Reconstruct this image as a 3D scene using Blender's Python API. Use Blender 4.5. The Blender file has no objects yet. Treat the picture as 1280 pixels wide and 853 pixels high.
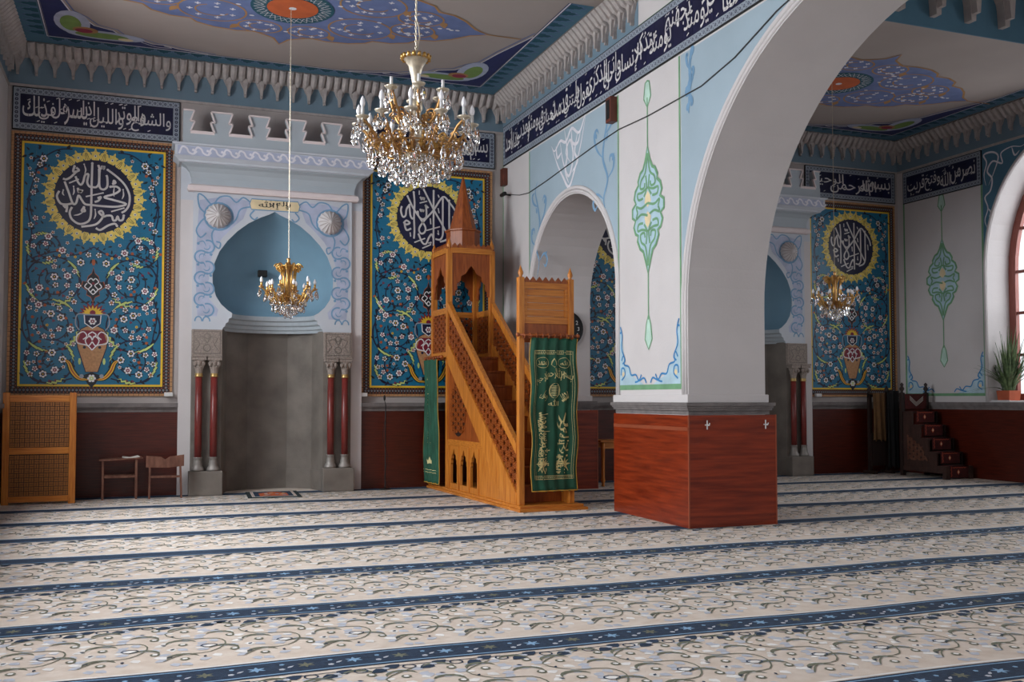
import bpy, bmesh, math, random
from math import sin, cos, pi, radians as R, sqrt
from mathutils import Vector, Matrix
from mathutils.geometry import tessellate_polygon
random.seed(7)
sc = bpy.context.scene
COL = sc.collection
# ------------------------------------------------------------------ camera
cd = bpy.data.cameras.new('camera'); cam = bpy.data.objects.new('camera', cd); COL.objects.link(cam)
cd.sensor_width = 36; cd.lens = 36 * 1225 / 1280
cd.shift_y = 20.2 / 1280
cd.clip_start = .05; cd.clip_end = 200
cam.location = (0, 0, 1.4)
cam.rotation_euler = (R(90 + 2.4), 0, R(-20.6))
sc.camera = cam
# ------------------------------------------------------------------ world, lights, exposure
w = bpy.data.worlds.new('world'); sc.world = w; w.use_nodes = True
bg = w.node_tree.nodes['Background']; bg.inputs[0].default_value = (.90, .94, 1, 1); bg.inputs[1].default_value = .9
sc.view_settings.view_transform = 'Standard'; sc.view_settings.look = 'None'
sc.view_settings.gamma = 1; sc.view_settings.use_curve_mapping = False
sc.view_settings.exposure = 0.62
def area(name, loc, rot, sx, sy, power, col=(1, 1, 1)):
    l = bpy.data.lights.new(name, 'AREA'); l.shape = 'RECTANGLE'; l.size = sx; l.size_y = sy
    l.energy = power; l.color = col
    o = bpy.data.objects.new(name, l); COL.objects.link(o); o.location = loc; o.rotation_euler = rot
    return o
# daylight standing in the window openings of the left wall, the right wall and the wall behind the camera
XL, XR, YB, XA, XA2 = -1.83, 13.70, 15.10, 5.52, 6.50
WIN_L = [(11.4, 640), (6.4, 430), (1.4, 260)]
WIN_R = [(11.4, 110), (6.4, 200), (1.4, 60)]
for y, p in WIN_L:
    area('daylight', (XL - 1.3, y, 4.5), (0, R(-60), 0), 4.0, 3.1, p, (.93, .97, 1))
for y, p in WIN_R:
    area('daylight', (XR + 1.3, y, 4.5), (0, R(60), 0), 4.0, 3.1, p, (.93, .97, 1))
for x, p in ((1.8, 15), (10.1, 15)):
    area('daylight', (x, -3.75, 3.5), (R(90), 0, 0), 2.8, 4.2, p, (.93, .97, 1))

# ------------------------------------------------------------------ materials
def lin(h):
    if not isinstance(h, str): return tuple(h)
    h = h.lstrip('#'); o = []
    for i in (0, 2, 4):
        c = int(h[i:i+2], 16) / 255
        o.append(c / 12.92 if c <= .04045 else ((c + .055) / 1.055) ** 2.4)
    return tuple(o)
M = {}
def mat(name, col, rough=.6, metal=0, var=.12, scale=6, bump=0, bscale=60, stretch=None, col2=None, spec=.5, trans=0, ior=1.5):
    m = bpy.data.materials.new(name); m.use_nodes = True; M[name] = m
    n = m.node_tree.nodes; l = m.node_tree.links; b = n['Principled BSDF']
    c = lin(col)
    b.inputs['Roughness'].default_value = rough; b.inputs['Metallic'].default_value = metal
    b.inputs['Specular IOR Level'].default_value = spec; b.inputs['IOR'].default_value = ior
    b.inputs['Transmission Weight'].default_value = trans
    tc = n.new('ShaderNodeTexCoord'); mp = n.new('ShaderNodeMapping'); l.new(tc.outputs['Object'], mp.inputs[0])
    if stretch: mp.inputs['Scale'].default_value = stretch
    nz = n.new('ShaderNodeTexNoise'); nz.inputs['Scale'].default_value = scale; nz.inputs['Detail'].default_value = 4
    l.new(mp.outputs[0], nz.inputs['Vector'])
    cr = n.new('ShaderNodeValToRGB')
    a = lin(col2) if col2 else tuple(min(1, x * (1 + var)) for x in c)
    d = c if col2 else tuple(x * (1 - var) for x in c)
    cr.color_ramp.elements[0].position = .3; cr.color_ramp.elements[1].position = .7
    cr.color_ramp.elements[0].color = (*d, 1); cr.color_ramp.elements[1].color = (*a, 1)
    l.new(nz.outputs[0], cr.inputs[0]); l.new(cr.outputs[0], b.inputs['Base Color'])
    if bump:
        n2 = n.new('ShaderNodeTexNoise'); n2.inputs['Scale'].default_value = bscale; n2.inputs['Detail'].default_value = 5
        l.new(mp.outputs[0], n2.inputs['Vector'])
        bp = n.new('ShaderNodeBump'); bp.inputs['Strength'].default_value = bump; bp.inputs['Distance'].default_value = .01
        l.new(n2.outputs[0], bp.inputs['Height']); l.new(bp.outputs[0], b.inputs['Normal'])
    return m
mat('plaster_white', '#c9c4c4', .8, var=.03, scale=2, bump=.15, bscale=40)
mat('plaster_grey', '#aaa29f', .8, var=.04, scale=2, bump=.15, bscale=40)
mat('plaster_blue', '#9aacb8', .8, var=.05, scale=1.5)
mat('ceiling_paint', '#9f948f', .85, var=.05, scale=1.2)
mat('cornice_blue', '#6b8190', .8, var=.05, scale=3)
mat('muqarnas', '#a8a09d', .85, var=.12, scale=14, bump=.4, bscale=50)
mat('border_teal', '#4b7389', .8, var=.08, scale=3)
mat('teal_dark', '#174e5e', .8)
mat('paint_navy', '#232a5c', .7)
mat('medallion_blue', '#64739f', .8, var=.15, scale=5)
mat('paint_ochre', '#a37a4f', .8)
mat('paint_rust', '#b9582b', .8)
mat('paint_white', '#d8d6dc', .8)
mat('paint_green', '#6d9a74', .8)
mat('paint_pale_green', '#b5d2c4', .8)
mat('paint_pale_blue', '#a9c3d0', .8)
mat('paint_blue', '#6f94b3', .8)
mat('paint_deep_blue', '#3a7fb5', .8)
mat('paint_mauve', '#a9b0c6', .8)
mat('paint_cream', '#dcc9a2', .8)
mat('paint_olive', '#75914e', .8)
mat('paint_crimson', '#8d2b44', .8)
mat('mihrab_blue', '#a6afb6', .75, var=.04, scale=2)
mat('mihrab_pale', '#bcc1c9', .75, var=.03, scale=2)
mat('shell_blue', '#7496aa', .8, var=.06, scale=2)
mat('moulding_pink', '#dccfce', .8, var=.04)
mat('stone', '#716a63', .75, var=.22, scale=3, bump=.3, bscale=30)
mat('stone_carved', '#8f837b', .8, var=.25, scale=45, bump=.9, bscale=70)
mat('stone_dark', '#6f6968', .7, var=.2, scale=8, bump=.4)
mat('column_red', '#6f2a26', .35, var=.2, scale=12)
mat('column_silver', '#8f8a85', .5, metal=.3)
mat('brass_ring', '#b79a62', .4, metal=.7)
mat('wood_red_shaded', '#38110a', .3, col2='#571d0f', scale=5, stretch=(.6, .6, 14), bump=.05)  # same wood with the shade by the outer walls put into its colour
mat('wood_pier_lit', '#611c0a', .3, col2='#8f3416', scale=4, stretch=(.5, .5, 7), bump=.03)  # cladding wood with the window light on the piers put into its colour
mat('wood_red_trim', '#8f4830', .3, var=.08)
mat('wood_honey', '#a85c18', .38, col2='#cf8534', scale=4, stretch=(9, 9, .8), bump=.06)
mat('wood_honey_h', '#a85c18', .38, col2='#cf8534', scale=4, stretch=(.8, 3, 12), bump=.06)
mat('wood_amber', '#7a3610', .42, col2='#a3551f', scale=4, stretch=(9, 9, .9), bump=.06)
mat('wood_weave', '#7d4a1e', .5, col2='#a87036', scale=9)
mat('wood_brown', '#573022', .6, col2='#7d5442', scale=6, stretch=(3, 3, .9))
mat('wood_dark', '#150a07', .6, col2='#2a140e', scale=6, stretch=(8, 8, 1), bump=.2)
mat('tile_teal', '#136c8f', .35, var=.16, scale=2.2)
mat('tile_navy', '#0f1236', .35, var=.2, scale=5)
mat('tile_yellow', '#dfb92e', .4)
mat('tile_gold', '#e3cd68', .4, var=.2, scale=20)
mat('tile_white', '#dfe0e2', .45)
mat('tile_black', '#10181f', .45)
mat('tile_lime', '#bccf7c', .5)
mat('tile_rust', '#a8552c', .5)
mat('tile_maroon', '#7a1730', .5)
mat('tile_tan', '#b1845b', .6, var=.2, scale=30)
mat('tile_border', '#2e1b18', .5, var=.2, scale=20)
mat('tile_grey', '#8e97a3', .5)
mat('letter', '#cfcccb', .45)
mat('carpet_beige', '#d0bfb0', .95, col2='#ddd0c4', scale=9, bump=.5, bscale=260)
mat('carpet_navy', '#15283d', .95, col2='#243a55', scale=30, bump=.5, bscale=260)
mat('carpet_sky', '#7fa3c4', .95)
mat('carpet_pale', '#b6bac5', .95, var=.1, scale=20)
mat('carpet_white', '#e3e0dd', .95)
mat('carpet_olive', '#696b5b', .95, var=.2, scale=20)
mat('curtain_green', '#12432f', .75, col2='#195640', scale=5, bump=.1)
mat('gold_thread', '#cdbf83', .5, var=.2, scale=60)
mat('gold_fringe', '#b98c33', .6)
mat('gold_metal', '#b98d58', .28, metal=.85, var=.25, scale=40)
mat('gold_bright', '#cfa35c', .28, metal=.85, var=.25, scale=40)
mat('silver_cream', '#c9bda8', .3, metal=.45, var=.2, scale=30)
mat('crystal', '#ffffff', .03, trans=1, ior=1.6, var=0, spec=.8)
mat('bulb', '#f3f3f8', .25, var=0)
mat('metal_grey', '#8d8c8c', .4, metal=.6)
mat('black', '#0b0b0d', .6)
mat('white_plastic', '#d5d5d5', .4)
mat('cable', '#3b3b3a', .6)
mat('vent_brown', '#5a2a1c', .5, var=.2)
mat('window_wood', '#7d4034', .5, col2='#93544a', scale=5, stretch=(8, 8, 1))
mat('lectern_wood', '#2c1812', .6, col2='#412720', scale=6, stretch=(3, 3, .9))
mat('coat_brown', '#5a3e20', .9, var=.2, scale=10, bump=.3)
mat('cloth_black', '#0a0a0c', .95)
mat('kilim_red', '#42100f', .95, var=.3, scale=20)
mat('kilim_orange', '#b34a30', .95)
mat('leaf', '#2e4427', .6, col2='#71875a', scale=14)
mat('terracotta', '#b4593a', .7, var=.1)
mat('paper', '#cfccc4', .8)
mat('glass', '#ffffff', .02, trans=1, var=0, ior=1.45)
mat('rug_dark', '#16282c', .95)

# ------------------------------------------------------------------ mesh helpers
class MB:
    def __init__(s): s.v = []; s.f = []
    def add(s, vs, fs):
        k = len(s.v); s.v += [tuple(x) for x in vs]; s.f += [tuple(i + k for i in f) for f in fs]; return s
    def box(s, x0, x1, y0, y1, z0, z1):
        return s.add([(x0,y0,z0),(x1,y0,z0),(x1,y1,z0),(x0,y1,z0),(x0,y0,z1),(x1,y0,z1),(x1,y1,z1),(x0,y1,z1)],
                     [(0,3,2,1),(4,5,6,7),(0,1,5,4),(1,2,6,5),(2,3,7,6),(3,0,4,7)])
    def bar(s, a, b, w, h, up=(0,0,1)):
        a = Vector(a); b = Vector(b); d = (b - a).normalized(); x = d.cross(Vector(up))
        if x.length < 1e-4: x = Vector((1,0,0))
        x.normalize(); y = x.cross(d).normalized(); x *= w/2; y *= h/2
        vs = [a-x-y, a+x-y, a+x+y, a-x+y, b-x-y, b+x-y, b+x+y, b-x+y]
        return s.add(vs, [(0,1,2,3),(4,7,6,5),(0,4,5,1),(1,5,6,2),(2,6,7,3),(3,7,4,0)])
    def tube(s, pts, r, n=8, closed=False):
        pts = [Vector(p) for p in pts]; m = len(pts); rr = r if isinstance(r, (list, tuple)) else [r]*m
        k = len(s.v); nrm = None
        for i, p in enumerate(pts):
            a = pts[i-1] if (i or closed) else p; b = pts[(i+1) % m] if (i < m-1 or closed) else p
            t = (b - a).normalized()
            if nrm is None:
                nrm = t.cross(Vector((0,0,1)))
                if nrm.length < 1e-3: nrm = t.cross(Vector((1,0,0)))
            nrm = (nrm - t * nrm.dot(t)).normalized(); bi = t.cross(nrm)
            for j in range(n):
                q = 2*pi*j/n; s.v.append(tuple(p + (nrm*cos(q) + bi*sin(q)) * rr[i]))
        for i in range(m if closed else m-1):
            a0 = k + i*n; b0 = k + ((i+1) % m)*n
            for j in range(n): s.f.append((a0+j, a0+(j+1) % n, b0+(j+1) % n, b0+j))
        if not closed:
            s.f.append(tuple(k+j for j in reversed(range(n)))); s.f.append(tuple(k+(m-1)*n+j for j in range(n)))
        return s
    def lathe(s, prof, c=(0,0,0), n=16, flute=0, fk=0, ph=0):
        k = len(s.v); m = len(prof)
        for (r, z) in prof:
            for j in range(n):
                q = 2*pi*j/n + ph; rr = r * (1 + flute*cos(fk*q)) if flute else r
                s.v.append((c[0]+rr*cos(q), c[1]+rr*sin(q), c[2]+z))
        for i in range(m-1):
            for j in range(n): s.f.append((k+i*n+j, k+i*n+(j+1) % n, k+(i+1)*n+(j+1) % n, k+(i+1)*n+j))
        if prof[0][0] > 1e-5: s.f.append(tuple(k+j for j in reversed(range(n))))
        if prof[-1][0] > 1e-5: s.f.append(tuple(k+(m-1)*n+j for j in range(n)))
        return s
    def prism(s, poly, fn, d0, d1, holes=()):
        """poly in (u,v); fn(u,v,d)->3d; solid between d0 and d1"""
        loops = [list(poly)] + [list(h) for h in holes]
        flat = [p for lp in loops for p in lp]; N = len(flat)
        tris = tessellate_polygon([[Vector((p[0], p[1], 0)) for p in lp] for lp in loops])
        k = len(s.v)
        s.v += [tuple(fn(p[0], p[1], d0)) for p in flat] + [tuple(fn(p[0], p[1], d1)) for p in flat]
        for t in tris: s.f.append(tuple(k+i for i in t)); s.f.append(tuple(k+N+i for i in reversed(t)))
        o = 0
        for lp in loops:
            n = len(lp)
            for i in range(n): a = o+i; b = o+(i+1) % n; s.f.append((k+a, k+b, k+N+b, k+N+a))
            o += n
        return s
    def xf(s, mt): s.v = [tuple(mt @ Vector(v)) for v in s.v]; return s
    def mesh(s, name, m, smooth=False, normals=True):
        me = bpy.data.meshes.new(name); me.from_pydata(s.v, [], s.f); me.materials.append(M[m] if isinstance(m, str) else m)
        if normals:
            bm = bmesh.new(); bm.from_mesh(me); bmesh.ops.recalc_face_normals(bm, faces=bm.faces); bm.to_mesh(me); bm.free()
        if smooth:
            for p in me.polygons: p.use_smooth = True
        me.update(); return me
    def build(s, name, m, parent=None, smooth=False, normals=True, bevel=0, **k):
        return link(name, s.mesh(name, m, smooth, normals), parent, bevel=bevel, **k)
def link(name, me, parent=None, loc=None, rot=None, bevel=0, kind=None, label=None, scale=None):
    o = bpy.data.objects.new(name, me); COL.objects.link(o)
    if parent: o.parent = parent
    if loc is not None: o.location = loc
    if rot is not None: o.rotation_euler = rot
    if scale is not None: o.scale = scale
    if bevel:
        b = o.modifiers.new('b', 'BEVEL'); b.width = bevel; b.segments = 2; b.limit_method = 'ANGLE'
    if kind: o['kind'] = kind
    if label: o['label'] = label
    return o
def tag(o, label, cat, group=None):
    o['label'] = label; o['category'] = cat
    if group: o['group'] = group
    return o
def thing(name, label, cat, loc=(0,0,0), rz=0, group=None):
    o = bpy.data.objects.new(name, None); COL.objects.link(o); o.location = loc; o.rotation_euler = (0, 0, rz)
    o.empty_display_size = .1
    return tag(o, label, cat, group)
def struct(o): o['kind'] = 'structure'; return o
def copy_tree(o, parent=None):
    c = o.copy(); COL.objects.link(c)
    if parent: c.parent = parent
    for ch in list(o.children): copy_tree(ch, c)
    return c
def cr(pts, n=6, closed=False):
    """Catmull-Rom through points"""
    P = [Vector((*p, 0)) if len(p) == 2 else Vector(p) for p in pts]; m = len(P); out = []
    for i in range(m if closed else m-1):
        p0 = P[i-1] if (i or closed) else P[0]; p1 = P[i]; p2 = P[(i+1) % m]; p3 = P[(i+2) % m] if (i+2 < m or closed) else P[-1]
        for j in range(n):
            t = j/n
            out.append(.5*((2*p1)+(-p0+p2)*t+(2*p0-5*p1+4*p2-p3)*t*t+(-p0+3*p1-3*p2+p3)*t**3))
    if not closed: out.append(P[-1])
    return [tuple(p[:len(pts[0])]) for p in out]
def arc(cx, cy, r, a0, a1, n=12, ry=None):
    ry = r if ry is None else ry
    return [(cx + r*cos(R(a0+(a1-a0)*i/n)), cy + ry*sin(R(a0+(a1-a0)*i/n))) for i in range(n+1)]
# Arabic letters joined by hand into their presentation forms, laid out left to right for the built-in font
AR = {}
for ch, base, k in [('ا',0xFE8D,2),('ب',0xFE8F,4),('ة',0xFE93,2),('ت',0xFE95,4),('ث',0xFE99,4),('ج',0xFE9D,4),('ح',0xFEA1,4),('خ',0xFEA5,4),
    ('د',0xFEA9,2),('ذ',0xFEAB,2),('ر',0xFEAD,2),('ز',0xFEAF,2),('س',0xFEB1,4),('ش',0xFEB5,4),('ص',0xFEB9,4),('ض',0xFEBD,4),('ط',0xFEC1,4),
    ('ظ',0xFEC5,4),('ع',0xFEC9,4),('غ',0xFECD,4),('ف',0xFED1,4),('ق',0xFED5,4),('ك',0xFED9,4),('ل',0xFEDD,4),('م',0xFEE1,4),('ن',0xFEE5,4),
    ('ه',0xFEE9,4),('و',0xFEED,2),('ى',0xFEEF,2),('ي',0xFEF1,4),('ء',0xFE80,1),('إ',0xFE87,2),('أ',0xFE83,2),('ئ',0xFE89,4)]:
    AR[ch] = (base, k)
def shape_word(wd):
    if wd == 'الله': return '\uFDF2'
    out = []; prev = False; i = 0
    while i < len(wd):
        c = wd[i]
        if c == 'ل' and i+1 < len(wd) and wd[i+1] in 'اإ':
            base = 0xFEFB if wd[i+1] == 'ا' else 0xFEF9
            out.append(chr(base + (1 if prev else 0))); prev = False; i += 2; continue
        base, k = AR[c]; nxt = i+1 < len(wd) and k == 4 and AR[wd[i+1]][1] > 1
        if k == 1: out.append(chr(base)); prev = False
        elif nxt: out.append(chr(base + (3 if prev else 2))); prev = True
        else: out.append(chr(base + (1 if prev else 0))); prev = False
        i += 1
    return ''.join(reversed(out))
_tc = {}
def text_geo(st):
    if st in _tc: return _tc[st]
    c = bpy.data.curves.new('t', 'FONT'); c.body = st; c.resolution_u = 3; c.offset = .003
    o = bpy.data.objects.new('t', c); COL.objects.link(o); bpy.context.view_layer.update()
    me = o.to_mesh(); vs = [(v.co.x, v.co.y) for v in me.vertices]; fs = [tuple(p.vertices) for p in me.polygons]
    o.to_mesh_clear(); bpy.data.objects.remove(o); bpy.data.curves.remove(c)
    xs = [a for a, b in vs] or [0]; ys = [b for a, b in vs] or [0]
    _tc[st] = (vs, fs, min(xs), max(xs), min(ys), max(ys)); return _tc[st]
class Paint:
    """flat painted / inlaid work on a surface: fn(u, v, h) -> point"""
    def __init__(s, fn, step=.0014): s.fn = fn; s.d = {}; s.step = step; s.n = 0
    def mb(s, m): return s.d.setdefault(m, MB())
    def raw(s, m, vs, fs, h):
        s.n = (s.n + 1) % 40; e = s.n*s.step*.018
        s.mb(m).add([s.fn(a, b, h*s.step+e) for a, b in vs], fs)
    def poly(s, m, pts, h=1, holes=()):
        loops = [list(pts)] + [list(x) for x in holes]; flat = [p for lp in loops for p in lp]
        s.raw(m, flat, tessellate_polygon([[Vector((p[0], p[1], 0)) for p in lp] for lp in loops]), h)
    def rect(s, m, u0, u1, v0, v1, h=1, nu=1):
        vs = []; fs = []
        for i in range(nu+1): u = u0+(u1-u0)*i/nu; vs += [(u, v0), (u, v1)]
        for i in range(nu): fs.append((2*i, 2*i+2, 2*i+3, 2*i+1))
        s.raw(m, vs, fs, h)
    def disc(s, m, c, r, h=2, n=10, ry=None, rot=0):
        ry = ry or r; vs = []
        for i in range(n):
            a = 2*pi*i/n; x = r*cos(a); y = ry*sin(a); vs.append((c[0]+x*cos(rot)-y*sin(rot), c[1]+x*sin(rot)+y*cos(rot)))
        s.raw(m, vs, [tuple(range(n))], h)
    def stroke(s, m, pts, w, h=2, closed=False, taper=False):
        n = len(pts); L = []
        for i in range(n):
            a = pts[i-1] if (i or closed) else pts[i]; b = pts[(i+1) % n] if (i < n-1 or closed) else pts[i]
            dx = b[0]-a[0]; dy = b[1]-a[1]; q = sqrt(dx*dx+dy*dy) or 1
            ww = w/2 * ((1-abs(2*i/(n-1)-1)**2*.9) if taper else 1)
            L += [(pts[i][0]-dy/q*ww, pts[i][1]+dx/q*ww), (pts[i][0]+dy/q*ww, pts[i][1]-dx/q*ww)]
        fs = [(2*i, 2*i+1, (2*i+3) % (2*n), (2*i+2) % (2*n)) for i in range(n if closed else n-1)]
        s.raw(m, L, fs, h)
    def leaf(s, m, c, L, ang, wd=.35, h=2):
        q = [(0, 0), (.3, wd/2), (.65, wd*.4), (1, 0), (.65, -wd*.35), (.3, -wd/2)]
        s.raw(m, [(c[0]+L*(x*cos(ang)-y*sin(ang)), c[1]+L*(x*sin(ang)+y*cos(ang))) for x, y in q], [(0, 1, 2, 3, 4, 5)], h)
    def flower(s, c, r, h=3, pet='tile_white', mid='tile_maroon', eye='tile_white', n=6, ph=0):
        for i in range(n):
            a = 2*pi*i/n + ph; s.disc(pet, (c[0]+r*.64*cos(a), c[1]+r*.64*sin(a)), r*.34, h, 6)
        s.disc(mid, c, r*.5, h+1, 7); s.disc(eye, c, r*.2, h+2, 5)
    def text(s, m, st, u, v, ht, wd=None, h=3, rot=0, anchor='c', maxw=None, shaped=False, bend=0):
        vs, fs, x0, x1, y0, y1 = text_geo(st if shaped else shape_word(st))
        k = ht/(y1-y0); kx = (wd/(x1-x0)) if wd else k
        cx = (x0+x1)/2; cy = (y0+y1)/2; out = []
        for a, b in vs:
            X = (a-cx)*kx; Y = (b-cy)*k - bend*X*X
            out.append((u+X*cos(rot)-Y*sin(rot), v+X*sin(rot)+Y*cos(rot)))
        s.raw(m, out, fs, h); return (x1-x0)*kx
    def frieze(s, m, words, u0, u1, v0, v1, h=3, tiers=True):
        """two-tiered line of words running right to left from u1 to u0"""
        H = v1-v0; geo = [text_geo(shape_word(x)) for x in words]
        ws = [(g[3]-g[2]) for g in geo]; tot = sum(ws)*(.62 if tiers else 1.0)
        k = (u1-u0)/(tot + .001); u = u1
        for i, (x, g) in enumerate(zip(words, geo)):
            wd = ws[i]*k*(.98 if not tiers else .84); adv = ws[i]*k*(.62 if tiers else 1)
            ht = H*(.76 if tiers else .86); cv = (v0+ht/2+H*.02) if i % 2 == 0 else (v1-ht/2-H*.02)
            if not tiers: cv = (v0+v1)/2
            c0 = u - adv/2
            c0 = min(max(c0, u0+wd/2), u1-wd/2)
            s.text(m, x, c0, cv, ht, wd, h)
            for q in range(4):
                a = c0+random.uniform(-.4, .4)*wd; b = v0+H*random.choice((.05, .3, .55, .8, .94)); t = H*.06
                s.stroke(m, [(a, b), (a+t*1.6, b+t*.8)], t*.5, h)
            u -= adv
    def build(s, parent, name='painted_pattern', kind='stuff', names=None):
        out = []
        for m, b in s.d.items():
            nm = (names or {}).get(m, name); o = b.build(nm, m, parent, normals=False)
            if kind: o['kind'] = kind
            out.append(o)
        return out
def wall_fn_back(y): return lambda u, v, d=0: (u, y-d, v)        # faces -Y
def wall_fn_left(x): return lambda u, v, d=0: (x-d, u, v)        # faces -X, u = world Y
def wall_fn_right(x): return lambda u, v, d=0: (x+d, u, v)       # faces +X

# ================================================================== STRUCTURE
ZC, ZH, YU, YR = 6.35, 7.56, 10.13, -3.2       # ceilings, step in the ceiling, rear wall
floor = struct(MB().box(XL-.6, XR+.6, YR-.3, 16, -.1, 0).build('floor', 'carpet_beige'))
CX = (1.815, 10.2)                              # centre lines of the two bays
def arch_pts(c, a, zs, r, n=24): return arc(c, zs, a, 180, 0, n, r)
# back wall with the two niche openings
pts = [(XL, 0)]
for c in CX: pts += [(c-.92, 0), (c-.92, 4.35), (c+.92, 4.35), (c+.92, 0)]
pts += [(XR, 0), (XR, ZC+.1), (XL, ZC+.1)]
wall_back = struct(MB().prism(pts, lambda u, v, d: (u, YB+d, v), 0, .8).box(XL-.6, XR+.6, YB+.8, YB+1, 0, ZC+.1).build('wall_back', 'plaster_grey'))
# side walls with arched window openings
WY = (11.4, 6.4, 1.4)
def side_wall(x, s, name):
    hs = [[(c-1.58, 1.33), (c-1.58, 3.6)] + arch_pts(c, 1.58, 3.6, 2.12)[1:] + [(c+1.58, 1.33)] for c in WY]
    return struct(MB().prism([(YR-.5, 0), (YB+.8, 0), (YB+.8, ZH+.1), (YR-.5, ZH+.1)], lambda u, v, d: (x+s*d, u, v), 0, .6, hs).build(name, 'plaster_white'))
wall_left = side_wall(XL, -1, 'wall_left'); wall_right = side_wall(XR, 1, 'wall_right')
hs = [[(c-1.58, 1.33), (c-1.58, 3.6)] + arch_pts(c, 1.58, 3.6, 2.12)[1:] + [(c+1.58, 1.33)] for c in (1.8, 10.1)]
struct(MB().prism([(XL-.6, 0), (XR+.6, 0), (XR+.6, ZH+.1), (XL-.6, ZH+.1)], lambda u, v, d: (u, YR-d, v), 0, .5, hs).build('wall_rear', 'plaster_white'))
# arcade wall
pts = [(YR, 0)]
for c, a, zs, r in ((.40, 1.43, 2.82, 1.41), (6.41, 2.85, 2.4, 2.7), (12.42, 1.43, 2.82, 1.41)):
    pts += [(c-a, 0)] + arch_pts(c, a, zs, r, 40 if a > 2 else 28) + [(c+a, 0)]
pts += [(YB, 0), (YB, ZH), (YR, ZH)]
wall_arcade = struct(MB().prism(pts, lambda u, v, d: (XA+d, u, v), 0, XA2-XA).build('wall_arcade', 'plaster_white'))
for c, a, zs, r in ((6.41, 2.85, 2.4, 2.7), (12.42, 1.43, 2.82, 1.41)):
    for x, s in ((XA, -1), (XA2, 1)):
        b = MB(); n = 48
        for off, rr in ((.035, .022), (.085, .03)):
            p = [(x, c-a-off, 1.4)] + [(x, u, v) for u, v in arch_pts(c, a+off, zs, r+off, n)] + [(x, c+a+off, 1.4)]
            b.tube(p, rr, 6)
        b.build('arch_moulding', 'plaster_white', wall_arcade, smooth=True)
# piers: white plinth, stone ledge, wood cladding
def ledge_profile(b, x0, x1, y0, y1, z=1.35):
    for d, za, zb in ((.0, -.13, -.085), (.022, -.085, -.06), (.035, -.06, -.035), (.05, -.035, 0)):
        b.box(x0-d, x1+d, y0-d, y1+d, z+za, z+zb)
    return b
def pier(y0, y1, n, back=False):
    struct(MB().box(XA-.03, XA2+.03, y0-.03, y1+.03, 1.35, 1.44).build('trim_%d' % n, 'plaster_white', bevel=.008))
    struct(ledge_profile(MB(), XA-.005, XA2+.05, y0-.006, y1+.006).build('trim_%d' % (n+1), 'stone_dark'))
    t = bpy.data.objects.new('pier_cladding', None); COL.objects.link(t); struct(t)
    X0, X1, Y0, Y1 = XA-.02, XA2+.1, y0-.03, y1+.03
    MB().box(X0, X0+.02, Y0, Y1, .0, 1.215).build('panel', 'wood_pier_lit', t)
    MB().box(X0+.02, X1, Y0, Y0+.02, .0, 1.215).build('panel', 'wood_pier_lit', t)
    if not back: MB().box(X0+.02, X1, Y1-.02, Y1, .0, 1.215).build('panel', 'wood_pier_lit', t)
    MB().box(X1, X1+.02, Y0, Y1, .0, 1.215).build('panel', 'wood_pier_lit', t)
    for (x, y) in ((X0-.004, Y0-.004), (X1+.008, Y0-.004)):
        MB().box(x, x+.016, y, y+.016, .0, 1.218).build('corner_bead', 'wood_red_trim', t)
    MB().box(X0-.004, X0, Y0, Y1, 1.045, 1.085).build('reflection_strip', 'wood_red_trim', t)  # pale strip standing for the window's reflection in the cladding
    return t
pier1 = pier(9.26, 10.99, 1)
pier(13.85, YB-.04, 3, True); pier(1.83, 3.56, 5)
# wainscot and ledge on the outer walls
def wainscot(x0, x1, n):
    struct(MB().box(x0, x1, YB-.07, YB, 0, 1.2).build('trim_%d' % n, 'wood_red_shaded'))
    b = MB()
    for d, za, zb in ((.08, 1.2, 1.245), (.1, 1.245, 1.27), (.13, 1.27, 1.33)): b.box(x0, x1, YB-d, YB, za, zb)
    struct(b.build('trim_%d' % (n+1), 'stone_dark'))
for i, (a, b_) in enumerate(((XL, .47), (3.15, 5.52), (6.5, 8.86), (11.54, XR))): wainscot(a, b_, 10+2*i)
for s, x, n in ((1, XL, 20), (-1, XR, 24)):
    def bx(b, d, z0, z1, y0=YR, y1=YB): return b.box(min(x, x+s*d), max(x, x+s*d), y0, y1, z0, z1)
    struct(bx(MB(), .07, 0, 1.2).build('trim_%d' % n, 'wood_red_shaded')); b = MB()
    for d, za, zb in ((.08, 1.2, 1.245), (.1, 1.245, 1.27), (.13, 1.27, 1.33)): bx(b, d, za, zb)
    struct(b.build('trim_%d' % (n+1), 'stone_dark'))
    bx(MB(), .012, 1.06, 1.09).build('trim_%d' % (n+2), 'wood_red_trim').__setitem__('kind', 'structure')
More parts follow.
